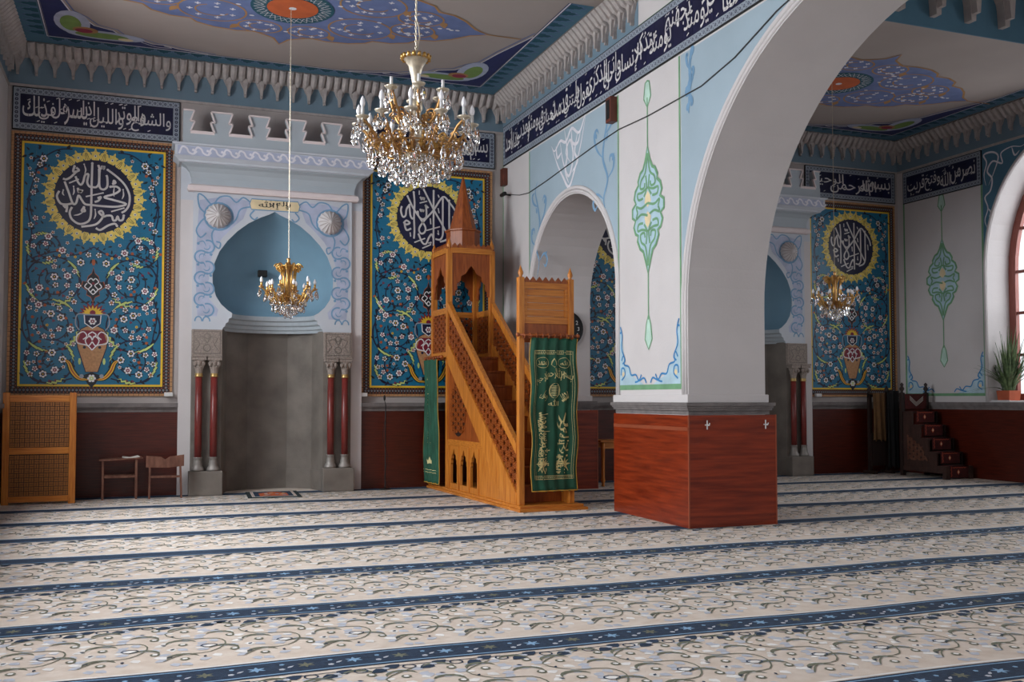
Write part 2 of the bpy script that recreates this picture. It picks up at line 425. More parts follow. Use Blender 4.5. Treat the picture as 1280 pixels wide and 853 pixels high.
# window sills, frames, panes
def glassmat():
    m = bpy.data.materials.new('pane_glass'); m.use_nodes = True; n = m.node_tree.nodes; l = m.node_tree.links; n.clear()
    o = n.new('ShaderNodeOutputMaterial'); t = n.new('ShaderNodeBsdfTransparent'); g = n.new('ShaderNodeBsdfGlossy'); g.inputs['Roughness'].default_value = .02
    x = n.new('ShaderNodeMixShader'); x.inputs[0].default_value = .05; l.new(t.outputs[0], x.inputs[1]); l.new(g.outputs[0], x.inputs[2]); l.new(x.outputs[0], o.inputs[0])
    M['pane_glass'] = m
glassmat()
wn = 0
def window(fn):
    """fn(u,v,d): u along wall, v up, d outwards"""
    global wn; wn += 1
    t = bpy.data.objects.new('window_%d' % wn, None); COL.objects.link(t); struct(t)
    out = [(-1.58, 1.34), (-1.58, 3.6)] + arc(0, 3.6, 1.58, 180, 0, 24, 2.12)[1:] + [(1.58, 1.34)]
    inn = [(-1.44, 1.48), (-1.44, 3.6)] + arc(0, 3.6, 1.44, 180, 0, 24, 1.98)[1:] + [(1.44, 1.48)]
    MB().prism(out, fn, .50, .58, [inn]).build('window_frame', 'window_wood', t)
    for u in (-.72, 0, .72):
        z1 = 3.6 + 1.98*sqrt(1-(u/1.44)**2)
        MB().prism([(u-.035, 1.48), (u+.035, 1.48), (u+.035, z1), (u-.035, z1)], fn, .51, .57).build('mullion', 'window_wood', t)
    for v in (2.15, 2.88, 3.6, 4.35):
        q = 1.44 if v <= 3.6 else 1.44*sqrt(1-((v-3.6)/1.98)**2)
        MB().prism([(-q, v-.025), (q, v-.025), (q, v+.025), (-q, v+.025)], fn, .515, .565).build('glazing_bar', 'window_wood', t)
    MB().prism(inn, fn, .54, .545).build('pane', 'pane_glass', t)
    MB().prism([(-1.58, 1.30), (1.58, 1.30), (1.58, 1.345), (-1.58, 1.345)], fn, .0, .6).build('window_sill', 'plaster_white', t)
for c in WY:
    window(lambda u, v, d, c=c: (XR+d, c+u, v)); window(lambda u, v, d, c=c: (XL-d, c+u, v))
for c in (1.8, 10.1): window(lambda u, v, d, c=c: (c+u, YR-d, v))
b = MB(); b.tube([(XR-.01, 12.98+.03, 1.34)] + [(XR-.01, u, v) for u, v in arc(11.4, 3.6, 1.61, 0, 180, 40, 2.15)] + [(XR-.01, 9.79, 1.34)], .03, 6)
b.build('window_moulding', 'plaster_white', wall_right, smooth=True)
# ceiling: lower over the far bays, a step up in front of them
ceiling = struct(MB().box(XL-.6, XR+.6, YU, YB+1, ZC, ZC+.12).build('ceiling', 'ceiling_paint'))
struct(MB().box(XL-.6, XR+.6, YU-.02, YU, ZC, ZH).build('wall_upstand', 'border_teal'))
struct(MB().box(XL-.6, XR+.6, YR-.5, YU+.3, ZH, ZH+.12).build('ceiling_high', 'ceiling_paint'))
# muqarnas cornice: one repeating unit, copied along each wall
def unit_mesh():
    b = MB(); f = lambda u, v, d: (u, -d, v)
    b.prism([(-.016, 5.93), (.016, 5.93), (.022, 6.02), (.03, 6.06), (.055, 6.10), (.085, 6.17), (.118, 6.20), (.118, 6.22), (-.118, 6.22), (-.118, 6.20), (-.085, 6.17), (-.055, 6.10), (-.03, 6.06), (-.022, 6.02)], f, 0, .05)
    b.prism([(-.012, 5.96), (.012, 5.96), (.026, 6.10), (.05, 6.20), (-.05, 6.20), (-.026, 6.10)], f, .05, .085)
    for x in (-.06, .06):
        b.tube([(x, -.05, 6.17), (x, -.10, 6.21), (x, -.17, 6.30), (x, -.22, 6.352)], [.03, .05, .056, .06], 8)
    return b.mesh('cornice_drop', 'muqarnas')
UM = unit_mesh(); ncor = 0
def cornice(p0, p1, out, s=1.0, zb=0, strip='cornice_blue'):
    """from p0 to p1 along a wall whose face looks along out"""
    global ncor; ncor += 1
    p0 = Vector(p0); p1 = Vector(p1); L = (p1-p0).length; d = (p1-p0).normalized(); ang = math.atan2(d.y, d.x)
    t = bpy.data.objects.new('trim_%d' % (40+ncor), None); COL.objects.link(t); struct(t)
    t.location = (p0.x, p0.y, zb); t.rotation_euler = (0, 0, ang)
    b = MB(); z = lambda q: q*s
    lo = z(5.80) if s == 1 else ZC + .015 - zb
    b.add([(0, -.004, lo), (L, -.004, lo), (L, -.004, z(6.2)), (0, -.004, z(6.2))], [(0, 1, 2, 3)])
    b.build('blue_band', strip, t, normals=False)
    b = MB(); b.add([(0, -.03*s, z(6.17)), (L, -.03*s, z(6.17)), (L, -.19*s, z(6.35)), (0, -.19*s, z(6.35))], [(0, 1, 2, 3)])
    if s == 1: b.box(0, L, -.018, 0, z(5.765), z(5.80))
    b.build('cornice_back', 'muqarnas', t, normals=False)
    n = round(L/(.24*s))
    for i in range(n):
        o = link('cornice_drop', UM, t, loc=((i+.5)*L/n, 0, 0), scale=(L/n/.24, s, s))
cornice((XL, YB, 0), (XA, YB, 0), 0); cornice((XA2, YB, 0), (XR, YB, 0), 0)
cornice((XA, YB, 0), (XA, 10.35, 0), 0); cornice((XR, YB, 0), (XR, YU, 0), 0)
cornice((XL, YU, 0), (XL, YB, 0), 0); cornice((XA2, YU, 0), (XA2, YB, 0), 0)
for a, b_ in ((XL, XA), (XA2, XR)):
    cornice((a, YU-.02, 0), (b_, YU-.02, 0), 0, 2.6, 6.46-5.93*2.6+.03, 'border_teal')
# ------------------------------------------------ painted ceilings
def bulge(c, k=.25, n=8):
    """closed outline through cusps with outward bulging arcs"""
    out = []; m = len(c)
    for i in range(m):
        a = Vector(c[i]); b = Vector(c[(i+1) % m]); d = b-a; q = Vector((d.y, -d.x)) * k
        for j in range(n):
            t = j/n; p = a + d*t + q*4*t*(1-t)*.5; out.append((p.x, p.y))
    return out
def ceiling_paint(cx, x0, x1):
    P = Paint(lambda u, v, h: (u, v, ZC - .001 - h))
    y1 = 14.9; ya = 11.05; W = .33
    P.rect('border_teal', x0, x1, y1-W, y1, 1); P.rect('border_teal', x0, x0+W, ya, y1-W, 1); P.rect('border_teal', x1-W, x1, ya, y1-W, 1)
    for wd, m, h in ((.05, 'paint_navy', 2), (.022, 'paint_white', 3)):
        P.stroke(m, [(x0+W, ya), (x0+W, y1-W), (x1-W, y1-W), (x1-W, ya)], wd, h)
    def crest(c, ax):
        f = (lambda a, b: (c[0]+a, c[1]+b)) if ax == 0 else ((lambda a, b: (c[0]+b*ax, c[1]+a)))
        q = [(-.095, 0), (-.09, .05), (-.06, .06), (-.055, .10), (-.02, .11), (0, .15), (.02, .11), (.055, .10), (.06, .06), (.09, .05), (.095, 0)]
        if ax: q = [(a*.75, b*1.5) for a, b in q]
        P.poly('teal_dark', [f(a, b) for a, b in q], 2); P.stroke('medallion_blue', [f(a*1.12, b*1.12) for a, b in q], .012, 3)
    n = 27
    for i in range(n): crest((x0+W+(i+.5)*(x1-x0-2*W)/n, y1-W+.03), 0)
    for i in range(17):
        crest((x0+W-.03, ya+(i+.5)*(y1-W-ya)/17), -1); crest((x1-W+.03, ya+(i+.5)*(y1-W-ya)/17), 1)
    for s, xc in ((1, x0+W), (-1, x1-W)):
        g = lambda a, b: (xc+s*a, y1-W-b)
        sp = [(.02, .02), (2.1, .02), (1.7, .09), (1.5, .18), (1.35, .17), (1.15, .30), (.95, .33), (.85, .52), (.62, .62), (.50, .85), (.36, 1.0), (.25, 1.5), (.02, 2.3)]
        P.poly('paint_navy', [g(a, b) for a, b in sp], 2); P.stroke('paint_white', [g(a, b) for a, b in sp[1:]], .018, 3)
        P.stroke('medallion_blue', [g(a*1.04+.02, b*1.04+.03) for a, b in sp[1:]], .02, 2)
        for (a, b, r, ry, m) in ((.75, .28, .5, .17, 'paint_mauve'), (.35, .65, .22, .42, 'paint_mauve'), (.7, .27, .34, .11, 'paint_olive'), (.33, .62, .13, .28, 'paint_olive'), (.5, .42, .16, .12, 'paint_ochre'), (.48, .4, .11, .08, 'paint_crimson'), (1.0, .22, .1, .05, 'paint_cream')):
            P.disc(m, g(a, b), r, 4 + (m != 'paint_mauve') + (m in ('paint_crimson', 'paint_cream', 'paint_ochre')) + (m == 'paint_crimson'), 18, ry)
        P.stroke('paint_white', [g(a, b) for a, b in cr([(1.2, .2), (1.4, .08), (1.6, .1), (1.5, .15)])], .015, 4)
    cyy = 12.42; q = [(0, 1.36), (.10, 1.14), (.28, 1.03), (.38, .98), (.6, 1.03), (.9, 1.0), (1.12, .9), (1.2, .79), (1.45, .79), (1.68, .68), (1.78, .52), (2.0, .48), (2.2, .34), (2.4, .12), (2.62, 0)]
    q += [(a, -b) for a, b in q[-2::-1]]; out = [(cx+a, cyy+b) for a, b in q] + [(cx-a, cyy+b) for a, b in q[-2:0:-1]]
    P.poly('medallion_blue', out, 2); P.stroke('paint_ochre', out, .035, 3, closed=True)
    for s in (-1, 1):
        P.stroke('paint_ochre', [(cx+s*2.6, cyy), (cx+s*2.95, cyy), (cx+s*3.1, cyy)], .03, 3)
        for c in ((.95, .42, .42, .36), (.95, -.42, .42, .36), (1.62, .22, .3, .24), (1.62, -.22, .3, .24), (.32, .78, .28, .22), (.32, -.78, .28, .22)):
            P.stroke('paint_ochre', arc(cx+s*c[0], cyy+c[1], c[2], 0, 360, 24, c[3]), .025, 4)
            P.stroke('paint_ochre', arc(cx+s*c[0], cyy+c[1], c[2]*.5, 20, 250, 12, c[3]*.5), .022, 4)
            for k in range(7):
                a = k*.9+c[0]; P.flower((cx+s*(c[0]+c[2]*.66*cos(a)), cyy+c[1]+c[3]*.66*sin(a)), .04, 4, 'paint_white', 'paint_white', 'paint_white', 4)
            P.leaf('paint_ochre', (cx+s*(c[0]+c[2]), cyy+c[1]), .22, 1.2 if s > 0 else 2, .5, 4)
    rr = random.Random(3)
    for k in range(70):
        a = rr.uniform(-2.2, 2.2); b = rr.uniform(-.85, .85)*(1-abs(a)/2.6)
        if a*a+b*b > .36: P.disc('paint_white', (cx+a, cyy+b), .035, 5, 6, .022)
    P.disc('teal_dark', (cx, cyy), .52, 6, 28); P.disc('paint_rust', (cx, cyy), .32, 9, 28)
    z = [(cx+(.34 if i % 2 else .48)*cos(pi*i/18), cyy+(.34 if i % 2 else .48)*sin(pi*i/18)) for i in range(36)]
    P.stroke('paint_white', z, .014, 7, closed=True)
    z = [(cx+(.48 if i % 2 else .36)*cos(pi*i/18), cyy+(.48 if i % 2 else .36)*sin(pi*i/18)) for i in range(36)]
    P.stroke('paint_white', z, .014, 8, closed=True)
    P.disc('paint_white', (cx, cyy), .05, 10, 8)
    P.build(ceiling, 'painted_medallion', 'stuff')
ceiling_paint(1.7, XL+.2, XA-.25); ceiling_paint(10.15, XA2+.25, XR-.25)
# ------------------------------------------------ carpet pattern
PC = Paint(lambda u, v, h: (u, v, .0012*h), 1)
def sstripe(y):
    N = 90; xs = [XL+.02+(XR-XL-.04)*i/N for i in range(N+1)]; wv = lambda x: y + .02*sin(x*1.3+y) + .012*sin(x*3.1+2*y)
    for m, d, wd, h in (('carpet_navy', 0, .29, 1), ('carpet_sky', .115, .013, 2), ('carpet_sky', -.115, .013, 2), ('carpet_white', .165, .02, 1), ('carpet_navy', -.2, .008, 2)):
        PC.stroke(m, [(x, wv(x)+d) for x in xs], wd, h)
    x = XL+.1; k = 0
    while x < XR-.1:
        yy = wv(x)
        if -1 < y < 12.5:
            if y < 9:
                for a in (.5, 1.57, 2.6, 3.7, 4.7, 5.8): PC.leaf('carpet_sky' if k % 2 else 'carpet_olive', (x, yy), .05, a, .4, 2)
            c = (x+.12, yy-.235)
            for s in (1, -1): PC.leaf('carpet_navy', c, .105, (0 if s > 0 else pi)+.6, .75, 2)
            PC.disc('carpet_pale', c, .02, 3, 6)
            if y < 9: PC.stroke('carpet_navy', arc(x-.01, yy-.235, .035, 0, 360, 8, .036), .010, 2)
        x += .255; k += 1
        if -1 < y < 9: PC.disc('carpet_sky', (x-.12, wv(x)+.04), .015, 2, 5); PC.disc('carpet_pale', (x-.13, wv(x)-.05), .018, 2, 5); PC.leaf('carpet_pale', (x-.1, wv(x)-.03), .05, .7, .4, 2)
def motif(x, y, near):
    N = 7 if near else 4
    def A(cx, cy, r, a0, a1, wd, m='carpet_olive', ry=1.05, h=2, tap=True): PC.stroke(m, arc(x+cx*.86, y+cy, r, a0, a1, N, r*ry), wd, h, taper=tap)
    for cx, cy, f in ((.12, .26, 1), (.37, .40, -1), (.12, .58, 1), (.37, .74, -1), (.14, .90, 1), (.38, .98, -1)):
        A(cx, cy, .085, 20 if f > 0 else 0, 175 if f > 0 else 150, .030)
        PC.disc('carpet_olive', (x+cx-.01*f, y+cy-.02), .028, 2, 6 if not near else 8, .03); PC.disc('carpet_white', (x+cx-.01*f, y+cy-.02), .016, 3, 6, .018)
        for k in range(6 if near else 4):
            a = k*1.7+cx*9+cy*5; PC.leaf('carpet_pale' if k % 3 else 'carpet_white', (x+cx*.86+.09*cos(a), y+cy+.085*sin(a)-.02), .075, a+.9, .75, 1)
    PC.stroke('carpet_navy', arc(x+.25, y+.5, .045, 0, 360, 8, .035), .009, 2)
    PC.disc('carpet_white', (x+.25, y+.5), .034, 1, 8, .026)
    PC.stroke('carpet_olive', cr([(x+.0, y+.22), (x+.1, y+.33), (x+.25, y+.36), (x+.34, y+.52), (x+.3, y+.66), (x+.12, y+.7), (x+.02, y+.86), (x+.2, y+1.02)], 3 if near else 2), .009, 2)
    for a, b in ((.04, .45), (.22, .28), (.44, .56), (.3, .88), (.05, .76), (.47, .3)): PC.leaf('carpet_navy', (x+a, y+b), .035, a*20, .5, 3)
    for a, b in ((.2, .47), (.46, .86), (.02, .62), (.28, .62)): PC.disc('carpet_white', (x+a, y+b), .03, 1, 6, .018)
n = -2
while 3.87+1.377*n < 15:
    y = 3.87+1.377*n
    if y > 0: sstripe(y)
    if y+.1 > 1.5 and y < 13.6:
        x = XL+.02+(.25 if n % 2 else 0)
        while x < XR-.5:
            if abs(x) < y*1.6+4: motif(x, y+.11, y < 8)
            x += .42
    n += 1
PC.build(floor, 'carpet_pattern', 'stuff')

# ================================================================== PAINTED WALLS
def scroll(P, c, s, sy, k, m='paint_blue', wd=.05, h=3):
    """an upright painted scroll of curls; s, sy mirror it, k scales it"""
    f = lambda a, b: (c[0]+s*a*k, c[1]+sy*b*k)
    for pts in ([(0, 0), (.10, .25), (-.02, .5), (.12, .8), (.05, 1.1), (-.05, 1.35), (.04, 1.5)], [(.10, .25), (.3, .35), (.42, .25), (.36, .15), (.28, .2)],
                [(-.02, .5), (-.18, .6), (-.2, .75), (-.1, .78), (-.08, .7)], [(.12, .8), (.3, .95), (.38, 1.15), (.3, 1.22), (.24, 1.15)], [(.05, 1.1), (-.12, 1.18), (-.18, 1.3), (-.08, 1.34)]):
        P.stroke(m, [f(a, b) for a, b in cr(pts, 5)], wd, h, taper=True)
    for a, b, g in ((.32, .3, .6), (-.15, .7, 2.2), (.3, 1.1, 1), (.02, 1.0, 2)): P.leaf(m, f(a, b), .12*k, g if s > 0 else pi-g, .5, h)
def pendant(P, c, zc, m='paint_green', k=.74, ztop=5.15, zbot=1.97):
    """tall painted medallion: spindle with lobes, a stem above and below, a drop at the foot"""
    f = lambda a, b: (c+a*1.12, zc+b*k)
    half = [(.0, 1.02), (.05, .78), (.10, .66), (.16, .62), (.21, .50), (.20, .44), (.27, .36), (.30, .24), (.26, .15), (.34, .08), (.34, -.06), (.27, -.12), (.31, -.22), (.27, -.34), (.21, -.38), (.23, -.46), (.17, -.60), (.10, -.66), (.05, -.82), (.0, -1.02)]
    out = [f(a, b) for a, b in half] + [f(-a, b) for a, b in half[-2:0:-1]]
    P.poly('paint_pale_blue', out, 2); P.stroke(m, out, .04, 4, closed=True)
    for s in (-1, 1):
        for sy in (-1, 1):
            for pts in ([(0, .9), (.05, .6), (.14, .5), (.16, .38), (.08, .36), (.06, .44)], [(0, .35), (.12, .3), (.22, .3), (.2, .2), (.1, .2)], [(0, .1), (.14, .05), (.25, .1), (.22, 0)], [(.04, .55), (.02, .35), (.08, .22)]):
                P.stroke(m, [f(s*a, sy*b) for a, b in cr(pts, 4)], .03, 4)
        P.poly('paint_cream', [f(0, .03*s), f(.07, .12*s), f(.05, .22*s), f(0, .3*s), f(-.05, .22*s), f(-.07, .12*s)], 4)
    for z0, z1 in ((zc+1.0*k, ztop-.2), (zbot+.35, zc-1.0*k)): P.rect(m, c-.012, c+.012, z0, z1, 3)
    for (z0, z1, sg) in ((zbot, zbot+.42, 1), (ztop-.32, ztop, -1)):
        d = [(0, z0), (.085, z0+.12), (.07, z0+.2), (.05, z0+.3), (0, z1)]; q = [(c+a, b) for a, b in d] + [(c-a, b) for a, b in d[-2:0:-1]]
        P.poly('paint_pale_green', q, 2); P.stroke(m, q, .022, 3, closed=True)
def corner_scrolls(P, u0, u1, z0):
    """pale corners with blue curls at the foot of a white field"""
    for u, s in ((u0, 1), (u1, -1)):
        P.poly('paint_pale_blue', [(u, z0), (u+s*.62, z0), (u+s*.5, z0+.05), (u+s*.34, z0+.1), (u+s*.26, z0+.2), (u+s*.13, z0+.24), (u+s*.1, z0+.4), (u+s*.05, z0+.62), (u, z0+.7)], 2)
        g = lambda a, b: (u+s*a, z0+b)
        for pts in ([(.02, .72), (.07, .6), (.05, .45), (.13, .33), (.12, .25), (.24, .22), (.3, .12), (.42, .12), (.5, .05), (.62, .08), (.68, .02)], [(.05, .06), (.14, .12), (.12, .2), (.05, .2), (.04, .12)], [(.05, .3), (.1, .36), (.14, .3), (.08, .26)], [(.4, .03), (.5, .05), (.56, .12)], [(.02, .72), (.05, .66), (.01, .64)]):
            P.stroke('paint_deep_blue', [g(a, b) for a, b in cr(pts, 4)], .022, 4)
        P.disc('paint_cream', g(.1, .13), .035, 3, 8)
# arcade wall towards the left bay
P = Paint(wall_fn_left(XA)); ZT = 5.2
for c, a, zs, r, y0, y1 in ((12.42, 1.43, 2.82, 1.41, 10.93, 13.90), (6.41, 2.85, 2.4, 2.7, 3.45, 9.37)):
    q = [(y0, 1.9), (c-a-.1, 1.9)] + arch_pts(c, a+.1, zs, r+.1, 36) + [(c+a+.1, 1.9), (y1, 1.9), (y1, ZT), (y0, ZT)]
    P.poly('plaster_blue', q, 1)
for y in (13.91, 10.90, 9.40): P.rect('paint_green', y-.016, y+.016, 1.52, ZT, 3)
P.rect('paint_green', 9.40, 10.90, 1.50, 1.56, 3)
corner_scrolls(P, 9.42, 10.88, 1.56); pendant(P, 10.14, 3.62)
for c, s in ((13.62, -1), (11.22, 1)):
    scroll(P, (c, 3.72 if s > 0 else 3.2), s, 1, .98)
scroll(P, (9.15, 4.65), .6, 1, .42); scroll(P, (9.2, 4.95), -.6, -1, .3)
# white painted emblem above the small arch
em = lambda a, b: (12.42-a, 4.95+b)
for pts in ([(-.62, .12), (-.5, .02), (-.3, .12), (-.1, .06), (.1, .2), (.35, .08), (.55, .28), (.62, .36)], [(-.6, .1), (-.4, -.2), (-.2, -.42), (0, -.6), (.2, -.4), (.4, -.1), (.58, .3)], [(-.3, .1), (-.2, -.2), (0, -.45), (.15, -.2), (.05, .05), (-.1, -.1), (.1, -.3)],
            [(-.15, .25), (-.05, -.1), (-.12, -.35), (0, -.55)], [(.3, .1), (.2, -.15), (.3, -.3), (.1, -.42)], [(.1, .2), (.12, 0), (.3, -.05), (.4, .1)], [(-.45, .08), (-.4, -.1), (-.25, -.05)]):
    P.stroke('paint_white', [em(a, b) for a, b in cr(pts, 5)], .045, 3, taper=True)
P.build(wall_arcade, 'painted_ornament', 'stuff')
# right wall: framed white field with a medallion, blue spandrels over the window
P = Paint(lambda u, v, h: (XR-h, u, v))
for y in (14.93, 13.05): P.rect('paint_green', y-.02, y+.02, 1.45, 5.15, 3)
P.rect('paint_green', 13.05, 14.93, 1.44, 1.49, 3)
corner_scrolls(P, 13.07, 14.91, 1.49); pendant(P, 13.98, 3.58)
q = [(9.75, 2.3), (9.75, 5.76), (13.03, 5.76), (13.03, 2.3)] + [(a, b) for a, b in arc(11.4, 3.6, 1.66, 0, 180, 36, 2.2)]
P.poly('border_teal', q, 1)
for pts in ([(12.97, 4.05), (12.93, 4.3), (12.99, 4.5), (12.92, 4.7), (12.98, 4.9), (12.86, 5.0), (12.82, 5.2), (12.92, 5.35), (12.8, 5.5), (12.6, 5.42), (12.62, 5.6), (12.4, 5.66), (12.2, 5.62), (12.05, 5.7)],
            [(12.95, 5.1), (12.99, 5.3), (12.93, 5.5), (12.99, 5.65), (12.8, 5.66), (12.68, 5.55), (12.78, 5.3), (12.9, 5.1)], [(12.4, 5.66), (12.34, 5.5), (12.24, 5.56)], [(12.92, 4.7), (12.86, 4.62), (12.9, 4.55)]):
    P.stroke('paint_white', cr(pts, 5), .032, 3, taper=True)
P.build(wall_right, 'painted_ornament', 'stuff')

# ================================================================== INSCRIPTION BANDS
def band(words, fn, u0, u1, v0, v1, label, tiers=True, rep=1):
    t = thing('inscription_band', label, 'frieze', group='navy inscription bands')
    MB().prism([(u0, v0), (u1, v0), (u1, v1), (u0, v1)], fn, 0, .02).build('backing', 'black', t)
    g = lambda u, v, h: fn(u, v, .021+h)
    P = Paint(g); e = .10
    P.rect('tile_grey', u0+.015, u1-.015, v0+.015, v0+e, 1); P.rect('tile_grey', u0+.015, u1-.015, v1-e, v1-.015, 1)
    P.rect('tile_grey', u0+.015, u0+e, v0+.015, v1-.015, 1); P.rect('tile_grey', u1-e, u1-.015, v0+.015, v1-.015, 1)
    n = max(4, round((u1-u0)/.075))
    for i in range(n):
        u = u0+.03+(u1-u0-.06)*(i+.5)/n
        for v in (v0+.055, v1-.055):
            P.disc('tile_navy', (u, v), .018, 2, 6); P.disc('tile_grey', (u, v), .010, 3, 4)
            P.disc('tile_black', (u+.037, v+.025), .008, 2, 4); P.disc('tile_black', (u+.037, v-.025), .008, 2, 4)
    for i in range(7):
        v = v0+.09+(v1-v0-.18)*(i+.5)/7
        for u in (u0+.055, u1-.055): P.disc('tile_navy', (u, v), .024, 2, 6); P.disc('tile_grey', (u, v), .011, 3, 4)
    P.build(t, 'border_pattern')
    # navy tiles of the field
    k = max(2, round((u1-u0-2*e)/.21)); du = (u1-u0-2*e)/k; b = MB()
    b.prism([(.0015, v0+e+.001), (du-.0015, v0+e+.001), (du-.0015, v1-e-.001), (.0015, v1-e-.001)], lambda u, v, d: tuple(a-c for a, c in zip(fn(u, v, d), fn(0, 0, 0))), .02, .0255)
    me = b.mesh('tile', 'tile_navy')
    for i in range(k):
        link('tile', me, t, loc=fn(u0+e+i*du, 0, 0))
    P = Paint(lambda u, v, h: fn(u, v, .026+h))
    P.frieze('letter', words, u0+e+.03, u1-e-.03, v0+e+.01, v1-e-.01, 1, tiers)
    P.build(t, 'lettering')
    return t
fb = wall_fn_back(YB)
band('والشفع والوتر والليل إذا يسر هل في ذلك'.split(), fb, -1.77, .45, 5.15, 5.76, 'navy tiled inscription band with white script above the tile panel beside the wood lattice screen')
band('بسم الله الرحمن الرحيم والفجر وليال عشر'.split(), fb, 3.13, 5.37, 5.17, 5.77, 'navy tiled inscription band behind the large chandelier, above the pulpit')
band('بسم الله الرحمن الرحيم والفجر وليال عشر'.split(), fb, 6.68, 8.85, 5.17, 5.77, 'navy tiled inscription band over the tile panel seen through the small arch')
band('بسم الله الرحمن الرحيم'.split(), fb, 11.52, 13.63, 5.17, 5.77, 'navy tiled inscription band in the far right corner above the tile panel, facing us')
# walls seen with world Y growing away: mirror so that the line reads right to left
fa = lambda u, v, d=0: (XA-d, -u, v)
band('كلا إذا دكت الارض دكا دكا وجاء ربك والملك صفا صفا وجيء يومئذ بجهنم يومئذ يتذكر الإنسان وانى له الذكرى يقول يا ليتني قدمت لحياتي فيومئذ لا يعذب عذابه احد'.split(),
     fa, -15.05, -5.2, 5.22, 5.87, 'very long navy inscription band running along the arcade wall above the arches')
fr = lambda u, v, d=0: (XR-d, -u, v)
fr2 = lambda u, v, d=0: (XR-d, u, v)
def flipx(words): return words
band('نصر من الله وفتح قريب'.split(), lambda u, v, d=0: (XR-d, 28-0-u, v), 28-14.93, 28-13.03, 5.14, 5.75, 'navy tiled inscription band on the right-hand wall between the corner and the window arch', False)
P = Paint(fa)
P.rect('plaster_white', -15.08, -5.2, 5.885, 5.94, 1); P.rect('paint_green', -15.08, -5.2, 5.87, 5.888, 2); P.rect('paint_green', -15.1, -15.07, 1.4, 5.88, 2)
P.build(wall_arcade, 'painted_line', 'stuff')

# ================================================================== TILE PANELS
SA = [[(408,125),(405,330),(405,500),(400,620),(370,670),(300,690),(235,650),(215,590),(235,540)], [(470,180),(470,300),(450,340),(420,345),(385,340),(365,300),(375,230),(345,240),(330,300),(310,330),(285,310),(260,255)],
 [(475,190),(475,330),(510,360),(545,330),(545,250),(535,225)], [(465,145),(475,170),(490,165),(495,145),(510,170),(518,140)], [(548,175),(640,240),(710,310),(750,400),(745,490),(715,540),(680,565)],
 [(575,330),(630,325),(660,355),(610,395),(520,430),(600,450),(720,480),(640,510),(520,515),(400,510),(350,505),(320,470),(290,430),(270,500),(240,505),(200,400),(165,310)], [(240,505),(180,520),(130,510),(100,450),(120,400)],
 [(360,435),(515,390)], [(210,320),(290,280)], [(250,165),(240,215),(290,200),(265,175)], [(265,215),(220,265),(180,290),(150,285)], [(335,140),(350,190),(340,230)],
 [(700,590),(690,630),(660,635),(645,600),(630,635),(605,640),(590,600),(545,600),(520,610),(490,590),(475,570),(500,560),(515,590),(495,640),(440,690),(320,715)], [(640,690),(620,670),(560,690),(490,735),(450,720)],
 [(700,520),(585,560)], [(340,535),(320,570),(350,570),(340,545)], [(340,575),(295,605),(250,615)], [(440,550),(445,600),(430,640)], [(690,350),(695,400),(680,440)], [(245,350),(250,400),(240,430)], [(600,300),(605,270),(620,290),(590,305)],
 [(285,370),(290,400),(305,380),(310,400),(325,375)], [(175,545),(160,530),(190,530),(185,590)], [(470,440),(490,430),(470,465),(435,480)], [(610,330),(605,380),(610,420)], [(155,390),(150,420),(165,440)]]
SB = [[(275,185),(285,300),(280,460),(285,600),(280,700)], [(210,235),(270,360),(330,450),(400,560),(395,620),(360,640),(335,610),(345,560),(400,480),(490,370),(590,215),(660,270),(725,360),(745,440)],
 [(490,155),(490,400),(490,600),(490,770)], [(385,150),(440,260),(500,380),(570,500),(650,650)], [(590,240),(590,500),(590,640),(560,695),(510,690)], [(660,250),(660,480),(660,620),(630,690),(560,720)],
 [(320,400),(330,450),(370,480),(410,450),(410,350),(400,320),(435,350)], [(230,330),(240,440),(260,480),(275,470)], [(230,330),(200,380),(190,450),(160,465),(140,400),(150,350)], [(345,300),(420,275)], [(420,600),(560,550)],
 [(175,530),(200,505),(235,530),(200,550),(180,540),(200,610),(250,590)], [(290,740),(400,690)], [(330,650),(370,740),(410,750),(440,680),(470,640),(490,690)], [(375,800),(465,755)], [(350,240),(360,260),(375,240),(385,260),(388,235)],
 [(348,375),(356,392),(368,375),(378,392),(382,370)], [(540,350),(550,400)], [(455,470),(460,530)], [(700,430),(705,500)], [(335,170),(335,210)], [(540,600),(545,640),(530,620)], [(440,740),(465,730),(450,760)], [(240,640),(245,680)], [(540,200),(550,225)]]
def medallion_script(P, c, r, kind):
    S, (ox, oy, rx, ry) = (SA, (435, 432, 338, 318)) if kind == 'A' else (SB, (440, 472, 322, 342))
    for s in S:
        p = [(c[0]+(x-ox)/rx*r*.97, c[1]-(y-oy)/ry*r*.97) for x, y in s]
        q_ = cr(p, 5) if len(p) > 2 else p; P.stroke('letter', q_, .029 if len(p) > 3 else .02, 1, taper=len(p) == 3); P.disc('letter', p[0], .019 if len(p) > 3 else .012, 1, 6)
